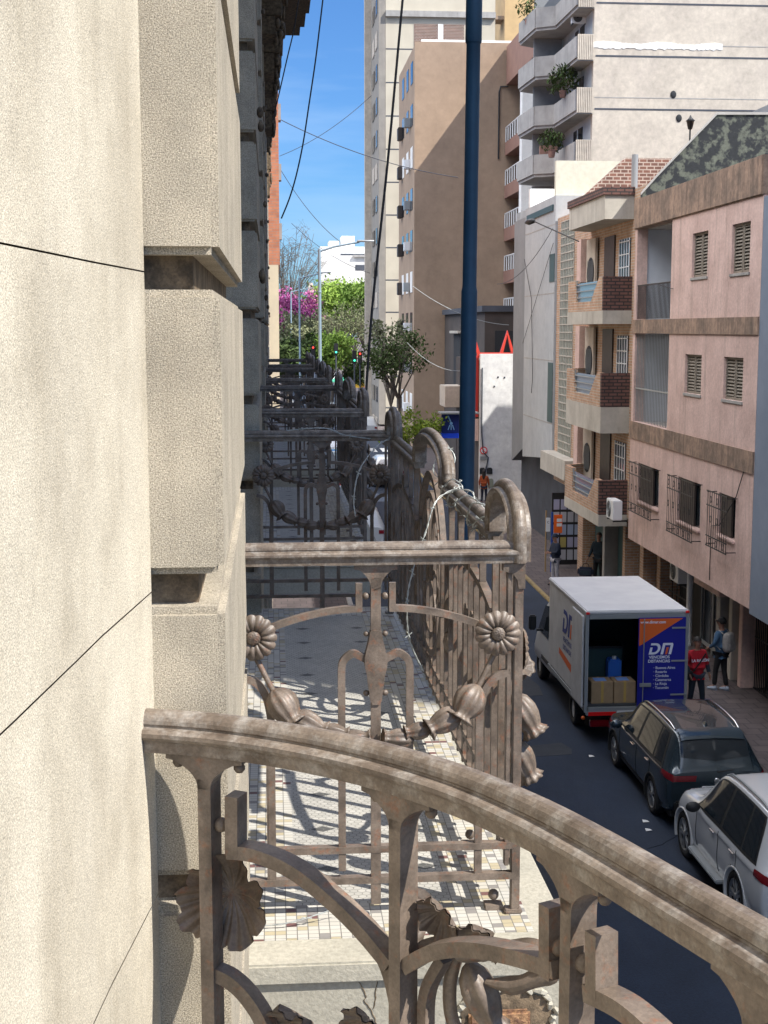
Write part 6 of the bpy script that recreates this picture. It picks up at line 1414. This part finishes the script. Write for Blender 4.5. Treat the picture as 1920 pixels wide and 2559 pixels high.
# distant cars (small in the photograph)
def far_car(loc, m, label):
    r = thing('parked_car', label, 'car', loc, 0, 'distant cars along the street', local=True); S_ = stA
    rings = []
    for y, zb, w_, zs, ws, zr, wr in S_:
        h = [(0, zb), (w_, zb), (w_, zs-.2), (ws, zs), (wr+.05, zr-.08 if zr-zs > .25 else (zs+zr)/2), (wr-.05, zr)]; rings.append([V((a, y, b_)) for a, b_ in h]+[V((-a, y, b_)) for a, b_ in reversed(h[1:])])
    MB().loft(rings).build('body', m, r)
    g = MB()
    for sg in (1, -1): g.add([(sg*.90, .5, 1.06), (sg*.90, 3.1, 1.04), (sg*.70, 2.7, 1.50), (sg*.69, .7, 1.52)], [(0, 1, 2, 3)])
    g.add([(-.6, .10, 1.12), (.6, .10, 1.12), (.55, .30, 1.46), (-.55, .30, 1.46)], [(0, 1, 2, 3)]); g.build('window', glass_dark, r)
    for sg in (1, -1):
        for y in (.86, 3.54): MB().lathe((sg*.8, y, .33), (sg, 0, 0), [(.33, 0), (.33, .14), (.2, .15)], 16).build('wheel', rubber, r)
        MB().box(sg*.72-.1, sg*.72+.1, -.02, .0, .78, .92).build('tail_light', red_lens, r)
    return r
silver = mat('silver_paint', (.42, .44, .46), rough=.3, coat=.5); yel = mat('taxi_yellow', (.75, .48, .03), rough=.35)
cols = [(3.4, 52, silver, 'pale car parked at the left kerb, nearest of the distant ones'), (3.4, 59, paint_white, 'white car parked at the left kerb beyond the first'), (3.4, 67, MATS['signal_red'], 'red car parked at the left kerb in the distance'), (6.3, 74, silver, 'silver car driving away beyond the grey building'), (3.5, 78, paint_dark, 'dark car at the left kerb in the distance'), (5.6, 96, paint_white, 'white car waiting at the junction'), (12.5, 106, yel, 'yellow taxi on the cross street'), (7.4, 108, silver, 'silver car crossing the junction'), (3.9, 88, paint_white, 'white car near the crossing on the left'), (5.2, 130, silver, 'pale car beyond the junction on the left'), (7.6, 136, silver, 'pale car beyond the junction on the right')]
for x, y, m_, lb in cols: far_car((x, y, GZ), m_, lb)
# ================================================================== TREES
def tree(loc, H_, R_, label, m, n, leaf_=.3, name='street_tree', cat='tree', trunk_h=.35, seed=1, flat=.8, limb=26, lr=.4, crown_off=0, group=None, tr=.22):
    random.seed(seed); loc = V(loc); r = thing(name, label, cat, loc, group=group); tk_ = MB(); cz = loc.z+H_-R_*flat; tips = []
    top = loc+V((0, 0, H_*trunk_h)); tk_.tube([loc, loc.lerp(top, .5)+V((.15, .1, 0)), top], [tr, tr*.8, tr*.65], 8)
    for i in range(limb):
        a = random.uniform(0, 2*pi); e = random.uniform(-.25, 1); rr = R_*random.uniform(.5, .95); tip = V((loc.x+cos(a)*rr*sqrt(max(.05, 1-e*e*.6)), loc.y+sin(a)*rr*.9, cz+e*R_*flat*.85))
        mid = top.lerp(tip, .5)+V((random.uniform(-.1, .1)*R_, random.uniform(-.1, .1)*R_, .08*R_)); tk_.tube([top, mid, tip], [tr*lr, tr*lr*.55, tr*.07], 5); tips.append((tip, mid))
        for q in range(4):
            t2 = mid.lerp(tip, random.uniform(.1, .9)); e2 = t2+V((random.uniform(-1, 1), random.uniform(-1, 1), random.uniform(-.4, 1)))*R_*.28; tk_.tube([t2, t2.lerp(e2, .5)+V((0, 0, .05*R_)), e2], [tr*.12, tr*.08, tr*.035], 4); tips.append((e2, t2))
            if n < 900:
                for q2 in range(4):
                    t3 = t2.lerp(e2, random.uniform(.3, 1)); e3 = t3+V((random.uniform(-1, 1), random.uniform(-1, 1), random.uniform(-.5, 1)))*R_*.16; tk_.tube([t3, e3], [tr*.05, tr*.03], 3)
    tk_.build('trunk', bark, r)
    if n:
        mb = MB()
        for i in range(n):
            tip, mid = random.choice(tips); c = tip.lerp(mid, random.random()**2*.5)+V((random.gauss(0, 1), random.gauss(0, 1), random.gauss(0, .8)))*R_*.10
            a = V((random.uniform(-1, 1), random.uniform(-1, 1), random.uniform(-1, 1))).normalized(); b_ = a.cross(V((random.uniform(-1, 1), random.uniform(-1, 1), random.uniform(-1, 1)))).normalized(); s_ = leaf_*random.uniform(.5, 1.1)
            mb.add([c-a*s_, c-b_*s_*.5, c+a*s_, c+b_*s_*.5], [(0, 1, 2, 3)])
        mb.build('crown', m, r)
    return r
def tx(xd, Y_): return dd(xd, 711, Y=Y_).x
tree((tx(745, 215), 215, GZ), 16.6, 7.0, 'tall bright green tree in front of the white far building', leaf_green, 19000, .36, seed=2, limb=60, lr=.25)
tree((tx(690, 235), 235, GZ), 13.5, 4.8, 'bright green tree just right of the pale lamp posts', leaf_green, 12000, .36, seed=3, limb=44, lr=.25)
tree((tx(790, 190), 190, GZ), 15.0, 4.4, 'green tree crown touching the cream tower', leaf_green, 12000, .36, seed=4, limb=44, lr=.25)
tree((tx(668, 160), 160, GZ), 9.6, 3.0, 'olive green small tree left of the pale lamp post crowns', leaf_olive, 5000, .30, seed=5)
tree((tx(752, 158), 158, GZ), 12.2, 4.2, 'grey brown twiggy tree with thin leaves in front of the green ones', leaf_olive, 3600, .15, seed=6, limb=44, lr=.2)
tree((tx(705, 180), 180, GZ), 9.5, 3.6, 'dark green tree low between lamp posts', leaf_olive, 4500, .30, seed=15)
tree((tx(616, 215), 215, GZ), 25.5, 8.6, 'large bare leafless tree beside the orange building', leaf_olive, 0+300, .10, seed=7, limb=80, flat=1.15, tr=.34, lr=.3)
tree((tx(628, 200), 200, GZ), 13.8, 5.2, 'tree covered in magenta pink blossom at the left of the street end', blossom, 9000, .28, seed=8, limb=34)
tree((tx(645, 150), 150, GZ), 8.0, 2.6, 'dark shaded tree below the pink blossom tree', leaf_dark, 3500, .28, seed=9)
tree((tx(620, 128), 128, GZ), 7.5, 2.4, 'dark green small tree at the far left kerb', leaf_dark, 3000, .26, seed=10)
tree((tx(862, 84), 84, GZ), 8.6, 2.6, 'dark leafy street tree in front of the brown building', leaf_dark, 1700, .15, seed=12, limb=11, trunk_h=.50, tr=.13, lr=.5)
tree((tx(845, 92), 92, GZ), 9.6, 1.9, 'sparse olive tree beside the cream tower foot', leaf_olive, 1500, .16, seed=13, limb=22, tr=.12)
tree((tx(905, 62), 62, GZ), 5.2, 1.5, 'young tree with yellow green new leaves beside the centre hoop', leaf_yellow, 1700, .11, seed=14, limb=16, trunk_h=.5, tr=.07)
# low greenery and crowd backdrop at the plaza
tree((tx(715, 150), 150, GZ), 8.6, 3.2, 'light green tree low behind the lamp posts', leaf_green, 5000, .24, seed=31, lr=.25)
tree((tx(655, 185), 185, GZ), 11.0, 4.0, 'olive tree filling below the pink blossom', leaf_olive, 5000, .28, seed=32, lr=.25)
tree((tx(790, 150), 150, GZ), 5.5, 2.6, 'low dark shrub-like tree behind the far junction', leaf_dark, 2500, .26, seed=21)
tree((tx(830, 140), 140, GZ), 5.8, 2.4, 'low olive tree behind the taxi', leaf_olive, 2500, .24, seed=22)
for i, (xd, Y_, c_, lb) in enumerate([(775, 150, (.75, .45, .05), 'yellow market umbrella behind the junction'), (740, 165, (.06, .40, .25), 'green market umbrella behind the junction'), (815, 145, (.6, .06, .05), 'red market umbrella behind the junction'), (720, 175, (.7, .68, .62), 'white market umbrella behind the junction')]):
    x = tx(xd, Y_); r = thing('market_umbrella', lb, 'umbrella', (x, Y_, GZ)); MB().tube([(x, Y_, GZ), (x, Y_, GZ+2.9)], .05, 6).build('pole', white_metal, r)
    MB().lathe((x, Y_, GZ+2.3), (0, 0, 1), [(1.7, 0), (1.6, .12), (.8, .5), (.05, .8)], 8).build('canopy', mat('umbrella_cloth_%d' % i, c_), r)
